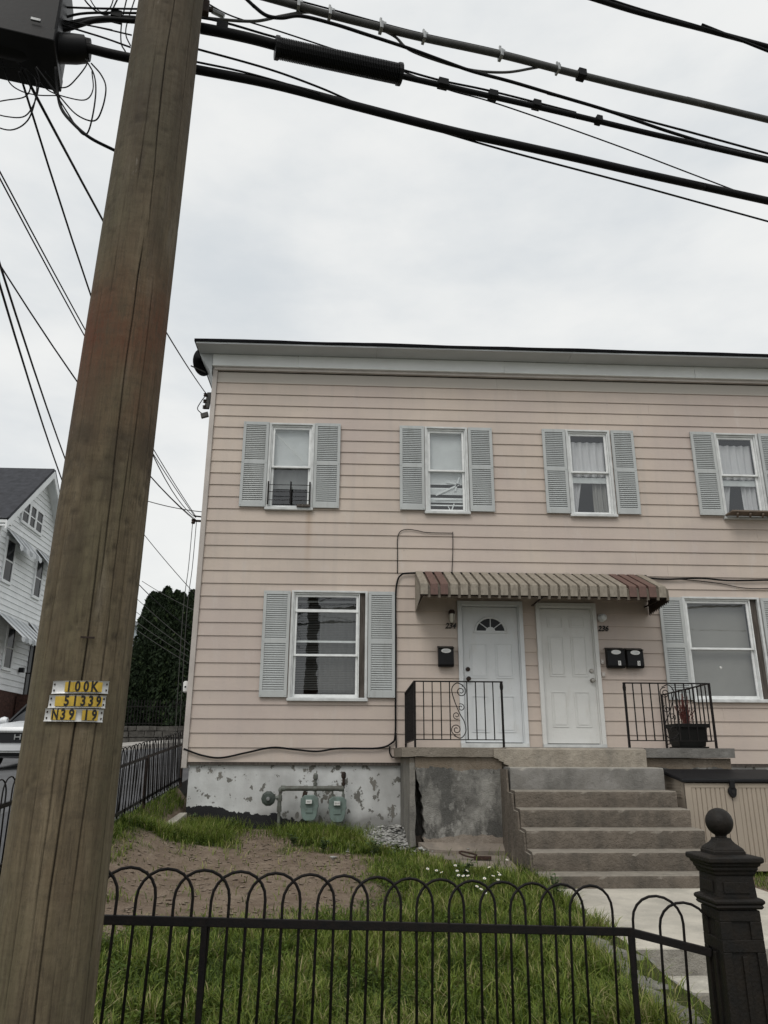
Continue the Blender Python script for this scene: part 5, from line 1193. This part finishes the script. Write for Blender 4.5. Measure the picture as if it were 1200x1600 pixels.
MB().tube([c_+Vector((.02, 0, -.2)), c_+Vector((-.22, -.12, -.14))], .012, 6).build('feed_arm', M['cable_grey'], t)
q_ = atY(291, 1073, 11.95)
t = thing('corner_fixture', tuple(q_), 'small white rounded fixture on the left corner of the house', 'fixture')
MB().lathe([(.03, -.085), (.045, -.07), (.048, .06), (.035, .08), (.001, .085)], q_, 12).build('cover', M['paper'], t, smooth=True)
MB().obox(q_+Vector((.05, .02, 0)), (.035, 0, 0), (0, .03, 0), (0, 0, .06)).build('base', M['paper'], t); MB().obox(q_+Vector((-.005, -.046, -.005)), (.012, 0, 0), (0, .004, 0), (0, 0, .012)).build('lens', M['ink'], t)

# ------------------------------------------------------------------ background across the side street
wh = thing('gabled_house', (-18, 33.6, .8), 'white clapboard house with dark shingled gable roof beyond the parked car', 'house')
HX, Y0, Y1, YP, ZE, ZP, ZB = -14.0, 30.1, 37.05, 33.57, 9.35, 12.55, 2.7
def rake(z): return (Y0, Y1) if z <= ZE else (Y0+(YP-Y0)*(z-ZE)/(ZP-ZE), Y1-(Y1-YP)*(z-ZE)/(ZP-ZE))
mb = MB(); z = ZB; rw = .235
while z < ZP-.05:
    zt = min(z+rw, ZP-.02); a0, b0 = rake(z); a1, b1 = rake(zt)
    mb.add([(HX+.03, a0, z), (HX+.03, b0, z), (HX, b1, zt), (HX, a1, zt), (HX-.02, a0, z), (HX-.02, b0, z)], [(0, 1, 2, 3), (0, 4, 5, 1)]); z += rw
mb.box(-26, HX-.02, Y0+.02, Y0+.03, ZB, ZE); mb.box(-26, HX-.02, Y1-.03, Y1-.02, ZB, ZE); mb.box(-26.02, -26, Y0+.02, Y1-.02, ZB, ZE)
stuff(mb.build('clapboards', M['hs'], wh))
MB().box(-26, HX-.01, Y0+.04, Y1-.04, .2, ZB).build('brick_base', M['brick'], wh)
rf = MB()
for s, ye in ((-1, Y0), (1, Y1)):
    d_ = Vector((0, ye-YP, ZE-ZP)); e_ = Vector((0, YP, ZP))+d_*1.12; n_ = Vector((0, s*.67, .74))*.12
    rf.prism([Vector((-26.4, YP, ZP+.05)), Vector((HX+.45, YP, ZP+.05)), Vector((HX+.45, e_.y, e_.z+.05)), Vector((-26.4, e_.y, e_.z+.05))], n_)
rf.build('roof', M['shingle'], wh)
mb = MB()
for s, ye in ((-1, Y0), (1, Y1)):
    d_ = Vector((0, ye-YP, ZE-ZP)); e_ = Vector((0, YP, ZP))+d_*1.13
    mb.prism([Vector((HX+.40, YP, ZP+.04)), Vector((HX+.40, e_.y, e_.z+.04)), Vector((HX+.40, e_.y, e_.z-.24)), Vector((HX+.40, YP, ZP-.30))], (.07, 0, 0))
    mb.prism([Vector((HX, YP, ZP-.08)), Vector((HX, e_.y, e_.z-.1)), Vector((HX, e_.y, e_.z-.14)), Vector((HX, YP, ZP-.12))], (.40, 0, 0))
mb.box(HX-.1, HX+.45, Y0-.45, Y0+.05, ZE-.42, ZE-.2); mb.build('rake_board', M['hs'], wh)
MB().box(HX-.05, HX+.07, Y0-.02, Y0+.10, ZB, ZE-.2).build('corner_board', M['hs'], wh)
def bwin(a, b, p, q, lites=1):
    f_ = MB(); f_.box(HX+.02, HX+.09, a-.10, b+.10, p-.12, p); f_.box(HX+.02, HX+.08, a-.10, b+.10, q, q+.1); f_.box(HX+.02, HX+.08, a-.1, a, p, q); f_.box(HX+.02, HX+.08, b, b+.1, p, q)
    for k in range(1, lites): y = a+(b-a)*k/lites; f_.box(HX+.02, HX+.08, y-.09, y+.09, p, q)
    w_ = f_.build('window', M['hs'], wh)
    for k in range(lites):
        ya = a+(b-a)*k/lites+(.09 if k else 0); yb = a+(b-a)*(k+1)/lites-(.09 if k < lites-1 else 0)
        MB().box(HX+.031, HX+.045, ya, yb, p, q).build('pane', M['carglass'], w_)
        MB().box(HX+.045, HX+.06, ya, yb, (p+q)/2-.03, (p+q)/2+.03).build('meeting_rail', M['hs'], w_)
bwin(31.85, 33.95, 9.72, 10.60, 3); bwin(30.92, 31.65, 6.95, 8.6); bwin(34.1, 34.78, 6.95, 8.6); bwin(32.22, 32.92, 3.6, 5.2)
def bawn(ya, yb, zt, zv, drop_, out, name='window_awning', x=HX+.03, sw_=.30):
    mb = MB(); mg = MB(); n = int((yb-ya)/sw_); s = (yb-ya)/n
    for k in range(n):
        a = ya+k*s; b = a+s; t_ = mb if k % 2 == 0 else mg; o_ = .03 if k % 2 == 0 else 0
        t_.add([(x, a, zt), (x, b, zt), (x+out, b, zv+o_), (x+out, a, zv+o_), (x+out+.01, b, zv-drop_+.04), (x+out+.01, (a+b)/2, zv-drop_-.04), (x+out+.01, a, zv-drop_+.04)], [(0, 1, 2, 3), (3, 2, 4, 5, 6)])
    o = mb.build(name, M['awn_white'], wh); stuff(mg.build('stripes', M['awn_grey'], o)); return o
bawn(30.75, 33.1, 9.0, 8.3, .16, .60); bawn(33.85, 35.6, 9.0, 8.3, .16, .60); bawn(30.9, 34.0, 5.65, 4.62, .16, 1.15, 'porch_awning', sw_=.34); bawn(34.2, 36.4, 5.75, 5.1, .2, .55)
mb = MB(); mb.box(HX+.05, HX+2.2, 34.0, 37, .4, 2.65); mb.build('porch_base', M['brick'], wh)
MB().box(HX+.3, HX+.45, 34.4, 34.55, 2.65, 5.2).build('porch_post', M['cardark'], wh)
mb = MB(); mb.bar((HX+.4, 33.7, 3.5), (HX+2.1, 33.9, 3.5), .05)
for k in range(9): mb.bar((HX+.4+.2*k, 33.75, 2.6), (HX+.4+.2*k, 33.75, 3.5), .025)
mb.build('porch_railing', M['black_iron'], wh)
MB().box(HX+.03, HX+.06, 34.7, 35.6, 2.7, 4.8).build('door', M['cardark'], wh); MB().box(HX+.03, HX+.22, 33.85, 34.0, 3.55, 3.75).build('letter_box', M['cardark'], wh)
MB().box(HX+.05, HX+3, 27, 34, .1, 1.3).build('terrace_wall', M['brick'], wh)

# parked car, nose toward us
CX, CYF = -7.62, 19.0; CZ = side_z(CX, 20)-.105-.04
CARROT = 0.0
car = thing('parked_car', (CX, CYF+2.2, CZ), 'white sport utility car parked on the side street behind the pole', 'car')
def loft(st, name, mat, smooth=True, close=True):
    vs = []; m_ = None
    for y, sec in st:
        pts = [(x, z) for x, z in sec]+[(-x, z) for x, z in sec[::-1]]; m_ = len(pts); vs += [(CX+x, CYF+y, CZ+z) for x, z in pts]
    fs = [(i*m_+k, i*m_+(k+1) % m_, (i+1)*m_+(k+1) % m_, (i+1)*m_+k) for i in range(len(st)-1) for k in range(m_)]+[tuple(range(m_)), tuple(range((len(st)-1)*m_, len(st)*m_))]
    return MB().add(vs, fs).build(name, mat, car, smooth=smooth)
def bsec(w_, zb_, zt, sh): return [(.0, zt+.02), (w_*.55, zt+.012), (w_*.86, zt-.03), (w_, sh), (w_*1.01, (sh+zb_)/2), (w_*.96, zb_), (0, zb_)]
loft([(0.0, bsec(.72, .40, .78, .68)), (.06, bsec(.82, .30, .90, .76)), (.3, bsec(.90, .24, .99, .84)), (.9, bsec(.92, .22, 1.06, .94)), (1.25, bsec(.925, .22, 1.10, .98)), (2.5, bsec(.93, .22, 1.08, 1.0)), (4.2, bsec(.92, .26, 1.08, 1.0)), (4.5, bsec(.85, .35, 1.0, .9))], 'body', M['carpaint'])
loft([(1.22, [(0, 1.12), (.70, 1.10), (.78, 1.06), (0, 1.06)]), (1.95, [(0, 1.62), (.55, 1.60), (.80, 1.08), (0, 1.06)]), (2.2, [(0, 1.67), (.57, 1.65), (.81, 1.08), (0, 1.06)]), (3.7, [(0, 1.66), (.56, 1.63), (.80, 1.06), (0, 1.05)]), (4.4, [(0, 1.15), (.65, 1.12), (.75, 1.05), (0, 1.05)])], 'cabin', M['carglass'])
loft([(2.0, [(0, 1.665), (.57, 1.645), (.60, 1.61), (0, 1.62)]), (3.75, [(0, 1.69), (.57, 1.66), (.60, 1.62), (0, 1.63)])], 'roof_panel', M['carpaint'])
for s in (-1, 1):
    MB().bar((CX+s*.76, CYF+1.22, CZ+1.08), (CX+s*.585, CYF+1.97, CZ+1.64), .06, .05).build('windscreen_pillar', M['cardark'], car)
MB().prism([(CX-.66, CYF-.012, CZ+.82), (CX+.66, CYF-.012, CZ+.82), (CX+.50, CYF-.03, CZ+.56), (CX-.50, CYF-.03, CZ+.56)], (0, .12, 0)).build('grille', M['cardark'], car)
MB().prism([(CX-.78, CYF-.0, CZ+.47), (CX+.78, CYF-.0, CZ+.47), (CX+.72, CYF+.02, CZ+.26), (CX-.72, CYF+.02, CZ+.26)], (0, .2, 0)).build('lower_intake', M['cardark'], car)
MB().box(CX-.80, CX+.80, CYF-.06, CYF+.06, CZ+.34, CZ+.37).build('bumper_bar', M['steel'], car)
MB().box(CX-.64, CX+.64, CYF-.045, CYF+.0, CZ+.79, CZ+.83).build('grille_bar', M['steel'], car)
em = MB(); ez = CZ+.69
em.box(CX-.075, CX-.05, CYF-.06, CYF-.03, ez-.06, ez+.06); em.box(CX+.05, CX+.075, CYF-.06, CYF-.03, ez-.06, ez+.06); em.box(CX-.05, CX+.05, CYF-.06, CYF-.03, ez-.012, ez+.012); em.build('emblem', M['steel'], car)
for s in (-1, 1):
    MB().prism([(CX+s*.58, CYF+.0, CZ+.84), (CX+s*.86, CYF+.14, CZ+.90), (CX+s*.86, CYF+.14, CZ+.80), (CX+s*.60, CYF+.0, CZ+.74)], (0, .08, 0)).build('headlight', M['carglass'], car)
    MB().lathe([(.001, -.10), (.08, -.09), (.11, 0), (.08, .08), (.001, .09)], (CX+s*1.03, CYF+1.55, CZ+1.12), 10, 'x').build('mirror', M['carpaint'], car, smooth=True)
    for yw in (.85, 3.6):
        w_ = MB().lathe([(.20, -.11), (.33, -.11), (.35, -.08), (.35, .08), (.33, .11), (.20, .11)], (CX+s*.86, CYF+yw, CZ+.35), 24, 'x').build('wheel', M['tyre'], car, smooth=True)
        MB().lathe([(.05, -.115), (.20, -.10), (.20, .10), (.05, .115)], (CX+s*.86, CYF+yw, CZ+.35), 14, 'x').build('rim', M['steel'], w_)

car.rotation_euler = (0, 0, CARROT)
# stone retaining wall, lawn, picket fence, hedge of arborvitae
sw = thing('stone_wall', (-7, 26, .5), 'low dark stone retaining wall beside the side street', 'wall')
MB().box(-9.6, -2.4, 26.09, 26.6, .05, 1.06).build('core', M['mortar'], sw)
z = .30; row = 0
while z < 1.06:
    h_ = [.22, .19, .20, .17][row % 4]; x = -9.6
    while x < -2.45:
        l_ = random.uniform(.22, .5); x2 = min(x+l_, -2.42)
        y = 26.05+random.uniform(-.035, .03); mb = MB()
        j = lambda: random.uniform(-.012, .012)
        mb.add([(x+.012+j(), y, z+.012+j()), (x2-.012+j(), y, z+.012+j()), (x2-.012, y+.2, z+.012), (x+.012, y+.2, z+.012), (x+.012+j(), y, z+h_-.012+j()), (x2-.012+j(), y, z+h_-.012+j()), (x2-.012, y+.2, z+h_-.012), (x+.012, y+.2, z+h_-.012)], [(3,2,1,0),(4,5,6,7),(0,1,5,4),(1,2,6,5),(2,3,7,6),(3,0,4,7)])
        mb.build('stone', M['stone'], sw); x = x2
    z += h_; row += 1
struct(sheet('raised_lawn', fr(-9.6, -2.4, .6), fr(26.3, 34, .8), lambda x, y: 1.10+.012*(y-26), M['turf']))
pf = thing('picket_fence', (-7, 27.3, 1.1), 'black iron picket fence on the raised lawn in front of the hedge', 'fence')
pk = MB().box(-.012, .012, -.012, .012, 0, .82).add([(-.02, 0, .82), (.02, 0, .82), (0, 0, .90)], [(0, 1, 2)]).mesh('picket', M['black_iron'])
for i in range(44):
    o = link('picket', pk, pf); o.location = Vector((-9.2+i*.105, 27.3, 1.10))-Vector(pf.location)
for z in (1.2, 1.75): MB().bar((-9.3, 27.3, z), (-4.6, 27.3, z), .03, .03).build('rail', M['black_iron'], pf)

def leafquads(name, centers, size, mat, parent, tint, up_bias=.6):
    n = len(centers); d1 = rng.normal(size=(n, 3)); d1[:, 2] = np.abs(d1[:, 2])+up_bias; d1 /= np.linalg.norm(d1, axis=1)[:, None]
    d2 = rng.normal(size=(n, 3)); d2 -= d1*(d1*d2).sum(1)[:, None]; d2 /= np.linalg.norm(d2, axis=1)[:, None]
    s = size*rng.uniform(.6, 1.4, (n, 1))
    V = np.stack([centers-d1*s, centers+d2*s*.45, centers+d1*s, centers-d2*s*.45], 1).reshape(-1, 3)
    me = bpy.data.meshes.new(name); me.vertices.add(4*n); me.vertices.foreach_set('co', V.astype(np.float32).ravel()); me.loops.add(4*n)
    me.loops.foreach_set('vertex_index', np.arange(4*n, dtype=np.int32)); me.polygons.add(n); me.polygons.foreach_set('loop_start', np.arange(n, dtype=np.int32)*4); me.update(calc_edges=True)
    a = me.attributes.new('tint', 'FLOAT', 'POINT'); a.data.foreach_set('value', np.repeat(tint, 4).astype(np.float32)); me.materials.append(mat); return link(name, me, parent)
def arbor(cx, cyy, zb_, ht, rad, lab, nleaf=8500):
    t = thing('arborvitae', (cx, cyy, zb_), lab, 'tree', 'tall evergreen hedge')
    MB().tube([(cx, cyy, zb_-.2), (cx+.03, cyy, zb_+ht*.5), (cx, cyy, zb_+ht*.9)], [.10, .07, .02], 8).build('trunk', M['bark'], t)
    hh = rng.uniform(0, 1, nleaf)**.85; th_ = rng.uniform(0, 2*np.pi, nleaf)
    base = np.clip(.8+hh*3, .25, 1)*np.sqrt(np.clip(1-(np.clip(hh-.42, 0, 1)/.58)**2.2, 0, 1))
    lump = np.array([1+.30*noise.noise((math.cos(a)*1.6+cx, math.sin(a)*1.6, h_*ht*.85))+.22*noise.noise((math.cos(a)*4+cx, math.sin(a)*4, h_*ht*2.2)) for a, h_ in zip(th_, hh)])
    r_ = rad*base*lump*np.sqrt(rng.uniform(.45, 1.0, nleaf))
    C = np.stack([cx+r_*np.cos(th_), cyy+r_*np.sin(th_), zb_+.1+hh*ht], 1)
    leafquads('crown', C, .085, M['conifer'], t, np.clip(rng.normal(.35, .2, nleaf)+.6*(lump-1), 0, 1)); return t
for cx, cyy, ht, rad, lab in [(-7.42, 29.2, 4.95, .52, 'leftmost dark arborvitae of the tall hedge beside the house'), (-7.10, 28.8, 4.85, .30, 'narrow dark arborvitae second from the left in the hedge'), (-6.80, 28.7, 5.05, .42, 'dark arborvitae third from the left in the hedge, tallest of them'),
                               (-6.48, 28.9, 4.95, .42, 'dark arborvitae third from the right in the hedge'), (-6.18, 28.6, 4.80, .38, 'dark arborvitae second from the right in the hedge'), (-5.85, 28.8, 4.95, .46, 'rightmost dark arborvitae of the hedge, half behind the house corner'), (-7.55, 28.6, 2.9, .42, 'low arborvitae at the left foot of the hedge')]:
    arbor(cx, cyy, 1.05, ht, rad, lab)
t = thing('ivy_shrub', (-4.6, 26.8, .9), 'dark ragged shrub at the house end of the stone wall', 'shrub')
C = np.stack([rng.normal(-5.0, .42, 5000), rng.normal(26.9, .3, 5000), .3+np.abs(rng.normal(.7, .55, 5000))], 1)
leafquads('foliage', C, .07, M['conifer'], t, np.clip(rng.normal(.3, .25, 5000), 0, 1)); MB().tube([(-5.0, 26.9, .2), (-5.0, 26.9, 1.2)], .05, 6).build('stem', M['bark'], t)
t = thing('far_house', (-16, 52, 1), 'pale blue-grey house glimpsed between the pole and the hedge', 'house')
MB().box(-17, -11.0, 48, 56, 0, 7.9).build('wall', M['bluehouse'], t); MB().box(-17.3, -10.8, 47.7, 56.3, 7.9, 8.15).build('roof', M['awn_grey'], t)
for k in range(3): MB().box(-16.4+k*1.6, -15.6+k*1.6, 47.93, 47.99, 5.4, 6.6).build('window', M['carglass'], t)

# ------------------------------------------------------------------ grass
def grass_mesh(name, xy, zf, hgt, wid, tint, lean=None):
    n = len(xy); z = np.array([zf(a, b) for a, b in xy]); th_ = rng.uniform(0, 2*np.pi, n); bend = rng.uniform(.15, 1.15, n)*hgt
    if lean is not None: th_ = lean+rng.normal(0, .7, n)
    d = np.stack([np.cos(th_), np.sin(th_)], 1); sd = np.stack([-d[:, 1], d[:, 0]], 1)
    pts = []
    for t_, wq in ((0, 1.), (.45, .85), (.78, .55), (1., 0.)):
        o_ = (t_**1.9)*bend; zz_ = z-.01+hgt*(t_-.42*t_**3*np.clip(bend/hgt, 0, 1.2)*.75)
        c_ = np.stack([xy[:, 0]+d[:, 0]*o_, xy[:, 1]+d[:, 1]*o_, zz_], 1)
        if wq > 0:
            s_ = np.concatenate([sd*(wid*wq)[:, None]/2, np.zeros((n, 1))], 1); pts += [c_-s_, c_+s_]
        else: pts.append(c_)
    V = np.stack(pts, 1).reshape(-1, 3); b = (np.arange(n)*7)[:, None]
    lp = (b+np.array([[0, 1, 3, 2, 2, 3, 5, 4, 4, 5, 6]])).ravel(); tot = np.tile([4, 4, 3], n); stt = np.concatenate([[0], np.cumsum(tot)[:-1]])
    me = bpy.data.meshes.new(name); me.vertices.add(len(V)); me.vertices.foreach_set('co', V.astype(np.float32).ravel()); me.loops.add(len(lp)); me.loops.foreach_set('vertex_index', lp.astype(np.int32))
    me.polygons.add(len(tot)); me.polygons.foreach_set('loop_start', stt.astype(np.int32)); me.update(calc_edges=True)
    a = me.attributes.new('tint', 'FLOAT', 'POINT'); tv = np.repeat(tint, 7).reshape(n, 7)+np.array([-.12, -.12, 0, 0, .05, .05, .08]); a.data.foreach_set('value', np.clip(tv, 0, 1).astype(np.float32).ravel())
    me.materials.append(M['grass']); return link(name, me)
nt_ = 12500; tc_ = np.stack([rng.uniform(-2.48, 1.97, nt_), rng.uniform(3.55, 11.78, nt_)], 1); tt_ = rng.normal(0, .16, nt_); th0 = rng.uniform(.75, 1.45, nt_)
ti = rng.integers(0, nt_, 300000); ra = rng.uniform(0, 2*np.pi, 300000); rr = np.abs(rng.normal(0, .045, 300000))
P_ = np.clip(tc_[ti]+np.stack([rr*np.cos(ra), rr*np.sin(ra)], 1), [-2.49, 3.5], [1.98, 11.78])
keep = []; H_ = []; T_ = []; LN = []
for (x, y), tj, la_ in zip(P_, ti, ra):
    dn = dirt(x, y); cl = noise.noise((x*1.9, y*1.9, 3)); c2 = noise.noise((x*5.5, y*5.5, 8))
    if x > .85 and y > 9.6 or (x > .08 and y > 10.1 and x+.25*(y-10.4) > .32) or (x > 1.12 and y > 8.9) : 
        if random.random() > .02: continue
    if x > 1.69+.06*noise.noise((y*3, 5, 0)) and y < 6.2 and random.random() > .06: continue
    if x < -2.17 and y > 10.35 and random.random() > .05: continue
    if y > 11.5 and x > -.35 and random.random() > .25: continue
    p = 1.0 if dn < -.2 else (.5 if dn < -.05 else (.2 if dn < .08 else (.07 if dn < .2 else .015)))
    if y > 7.5 and x > -.3: p *= .85
    p *= min(1, .62+.5*c2+.4*cl+.25)
    if y > 6.5: p *= .75
    if random.random() > p: continue
    h_ = (.078+.045*cl+.03*c2+random.uniform(-.03, .05))*th0[tj]; LN.append(la_)
    if x > 1.45 and y < 8.2: h_ += .03*random.random()
    if y > 9.3 and x < -1.2: h_ += .07
    if dn > -.05: h_ *= .6
    keep.append((x, y)); H_.append(max(.03, h_)); T_.append(.42+.30*cl+.2*c2+tt_[tj]+random.gauss(0, .15)+(.6 if random.random() < .05+.12*max(0, c2) else 0))
stuff(tag(grass_mesh('grass', np.array(keep), yard_z, np.array(H_), rng.uniform(.004, .0105, len(H_)), np.clip(np.array(T_), 0, 1), np.array(LN)), 'long green lawn grass around the bare soil behind the fence', 'grass'))
n_ = 9000; P_ = np.stack([rng.uniform(4.25, 6.2, n_), rng.uniform(6.5, 11.0, n_)], 1); P_ = P_[(P_[:, 0] > 4.3)]
stuff(tag(grass_mesh('grass', P_, lambda x, y: -1.235, rng.uniform(.04, .12, len(P_)), rng.uniform(.004, .008, len(P_)), np.clip(rng.normal(.45, .2, len(P_)), 0, 1)), 'short grass right of the front walk by the storage box', 'grass'))
# wispy seeding stems by the walk edge and along the side fence
n_ = 170; yy_ = rng.uniform(4.3, 8.3, n_); P_ = np.stack([1.70+rng.normal(0, .06, n_), yy_], 1)
stuff(tag(grass_mesh('tall_grass', P_, yard_z, rng.uniform(.16, .34, n_), rng.uniform(.003, .005, n_), np.clip(rng.normal(.75, .2, n_), 0, 1)), 'taller wispy grass hanging over the edge of the front walk', 'grass'))
n_ = 4200; P_ = np.stack([rng.uniform(-2.17, -1.25, n_), rng.uniform(9.2, 11.7, n_)], 1); P_ = P_[np.array([dirt(a, b) < -.1 for a, b in P_])]; n_ = len(P_)
stuff(tag(grass_mesh('tall_grass', P_, yard_z, rng.uniform(.12, .26, n_), rng.uniform(.004, .007, n_), np.clip(rng.normal(.5, .18, n_), 0, 1)), 'thick taller grass in the corner between the side fence and the foundation', 'grass'))
n_ = 2600; P_ = np.stack([rng.normal(-.25, .42, n_), rng.normal(11.15, .28, n_)], 1); P_ = P_[(P_[:, 1] < 11.72) & (P_[:, 0] < .5)]; n_ = len(P_)
stuff(tag(grass_mesh('tall_grass', P_, yard_z, rng.uniform(.10, .24, n_), rng.uniform(.004, .008, n_), np.clip(rng.normal(.42, .18, n_), 0, 1)), 'tuft of taller grass growing under the two gas meters', 'grass'))

# weedy bank between the side fence and the path
def bank_z(x, y): t_ = max(0., min(1., (-2.30-x)/.25)); return -.83+.05*(y-10)*(1-t_)+(side_z(-2.5, y)-.03+.83)*t_+.02*noise.noise((x*6, y*6, 1))
struct(sheet('side_bank', fr(-2.56, -2.30, .04), fr(9.0, 12.6, .08), bank_z, M['soil']))
n_ = 1500; P_ = np.stack([rng.uniform(-2.55, -2.36, n_), rng.uniform(9.0, 12.3, n_)], 1)
stuff(tag(grass_mesh('tall_grass', P_, bank_z, rng.uniform(.06, .20, n_), rng.uniform(.004, .008, n_), np.clip(rng.normal(.42, .2, n_), 0, 1)), 'weedy strip of grass along the foot of the side fence', 'grass'))
# clover and other ground cover low in the lawn
def flatleaves(name, C, size, mat, tint):
    n = len(C); a = rng.uniform(0, 2*np.pi, n); d1 = np.stack([np.cos(a), np.sin(a), rng.normal(0, .25, n)], 1); d2 = np.stack([-np.sin(a), np.cos(a), rng.normal(0, .25, n)], 1); s_ = size*rng.uniform(.6, 1.4, (n, 1))
    V = np.stack([C-d1*s_, C+d2*s_*.8, C+d1*s_, C-d2*s_*.8], 1).reshape(-1, 3); me = bpy.data.meshes.new(name); me.vertices.add(4*n); me.vertices.foreach_set('co', V.astype(np.float32).ravel()); me.loops.add(4*n)
    me.loops.foreach_set('vertex_index', np.arange(4*n, dtype=np.int32)); me.polygons.add(n); me.polygons.foreach_set('loop_start', np.arange(n, dtype=np.int32)*4); me.update(calc_edges=True)
    t_ = me.attributes.new('tint', 'FLOAT', 'POINT'); t_.data.foreach_set('value', np.repeat(tint, 4).astype(np.float32)); me.materials.append(mat); return link(name, me)
CC = []
for i in range(170):
    x, y = random.uniform(-2.3, 1.7), random.uniform(3.8, 10.5)
    if dirt(x, y) > .0 or (x > .8 and y > 8.8): continue
    for k in range(random.randint(40, 130)):
        a, b = x+random.gauss(0, .11), y+random.gauss(0, .11); CC.append((min(a, 1.85), b, yard_z(a, b)+random.uniform(.03, .10)))
stuff(tag(flatleaves('clover', np.array(CC), .011, M['grass'], np.clip(rng.normal(.3, .12, len(CC)), 0, 1)), 'patches of round-leaved clover among the lawn grass', 'clover'))
# leafy weeds
def weed(x, y, h_, nst, lab, lf=.045):
    z = yard_z(x, y); t = thing('weed', (x, y, z), lab, 'weed', 'leafy weeds in the yard'); st_ = MB(); lv = MB()
    for i in range(nst):
        a = random.uniform(0, 6.28); r_ = random.uniform(.1, .6)*h_; hh = h_*random.uniform(.6, 1.1)
        pts = spline([(x, y, z), (x+.4*r_*math.cos(a), y+.4*r_*math.sin(a), z+hh*.6), (x+r_*math.cos(a), y+r_*math.sin(a), z+hh)], 4); st_.tube(pts, .0022, 4)
        for k in range(11):
            p = pts[random.randint(2, len(pts)-1)]; b = random.uniform(0, 6.28); d_ = Vector((math.cos(b), math.sin(b), random.uniform(-.2, .6)))*lf*random.uniform(.6, 1.3); s_ = Vector((-math.sin(b), math.cos(b), .1))*lf*.32
            lv.add([p, p+d_*.5+s_, p+d_, p+d_*.5-s_], [(0, 1, 2, 3)])
    st_.build('stem', M['weed'], t); lv.build('leaves', M['weed'], t)
weed(1.86, 7.35, .24, 9, 'bushy weed at the edge of the front walk behind the fence'); weed(-.62, 10.3, .14, 8, 'low leafy weed beside the bare soil, in front of the left gas meter')
weed(-.25, 9.9, .15, 9, 'low leafy weed at the grass edge nearest the bare soil'); weed(.35, 9.7, .18, 9, 'leafy weed in the grass below the rubble heap'); weed(-2.05, 11.3, .22, 9, 'leafy weed by the left corner of the foundation')
weed(-1.55, 11.45, .16, 8, 'leafy weed against the black tar band of the foundation'); weed(1.2, 8.3, .16, 7, 'leafy weed just behind the white daisies')
# daisies
dm_s = MB().tube([(0, 0, 0), (.01, 0, .12), (0, 0, .235)], .002, 4).mesh('stem', M['weed'])
mb = MB()
for k in range(11):
    a = 2*math.pi*k/11; c1, s1 = math.cos(a), math.sin(a); mb.add([(.004*c1, .004*s1, .236), (.019*c1-.005*s1, .019*s1+.005*c1, .240), (.026*c1, .026*s1, .238), (.019*c1+.005*s1, .019*s1-.005*c1, .240)], [(0, 1, 2, 3)])
dm_p = mb.mesh('petals', M['petal']); dm_c = MB().lathe([(.007, .234), (.008, .240), (.001, .244)], (0, 0, 0), 8).mesh('eye', M['pollen'])
for i in range(22):
    x = 1.15+random.gauss(0, .20); y = 7.65+random.gauss(0, .32)
    if i == 20: x, y = 1.62, 8.5
    if i == 21: x, y = .75, 7.9
    t = thing('daisy', (x, y, yard_z(x, y)), 'white daisy flowering in the grass in front of the concrete slab', 'flower', 'white daisies')
    t.scale = (.62, .62, .85); t.rotation_euler = (random.uniform(.1, .6), random.uniform(-.35, .35), random.uniform(-.6, .6))
    for nm, me in (('stem', dm_s), ('petals', dm_p), ('eye', dm_c)):
        o = bpy.data.objects.new(nm, me); COL.objects.link(o); o.parent = t
# clods, pebbles and straw on the bare soil
mb = MB()
for i in range(1500):
    x, y = random.uniform(-2.4, .6), random.uniform(5.6, 11.6)
    if dirt(x, y) > -.02: mb.add(*chunk((x, y, yard_z(x, y)+.003), random.choice([.006, .008, .01, .014, .02, .02, .03]), .5))
stuff(tag(mb.build('clods', M['clod']), 'small clods and pebbles scattered over the bare soil', 'clods'))
mb = MB()
for i in range(500):
    x, y = random.uniform(-2.4, .6), random.uniform(5.6, 11.6)
    if dirt(x, y) > -.02:
        a = random.uniform(0, 3.14); l_ = random.uniform(.02, .09); z = yard_z(x, y)+.008; mb.bar((x, y, z), (x+l_*math.cos(a), y+l_*math.sin(a), z+random.uniform(0, .01)), .003)
stuff(tag(mb.build('straw', M['board']), 'dry stalks strewn over the bare soil', 'straw'))
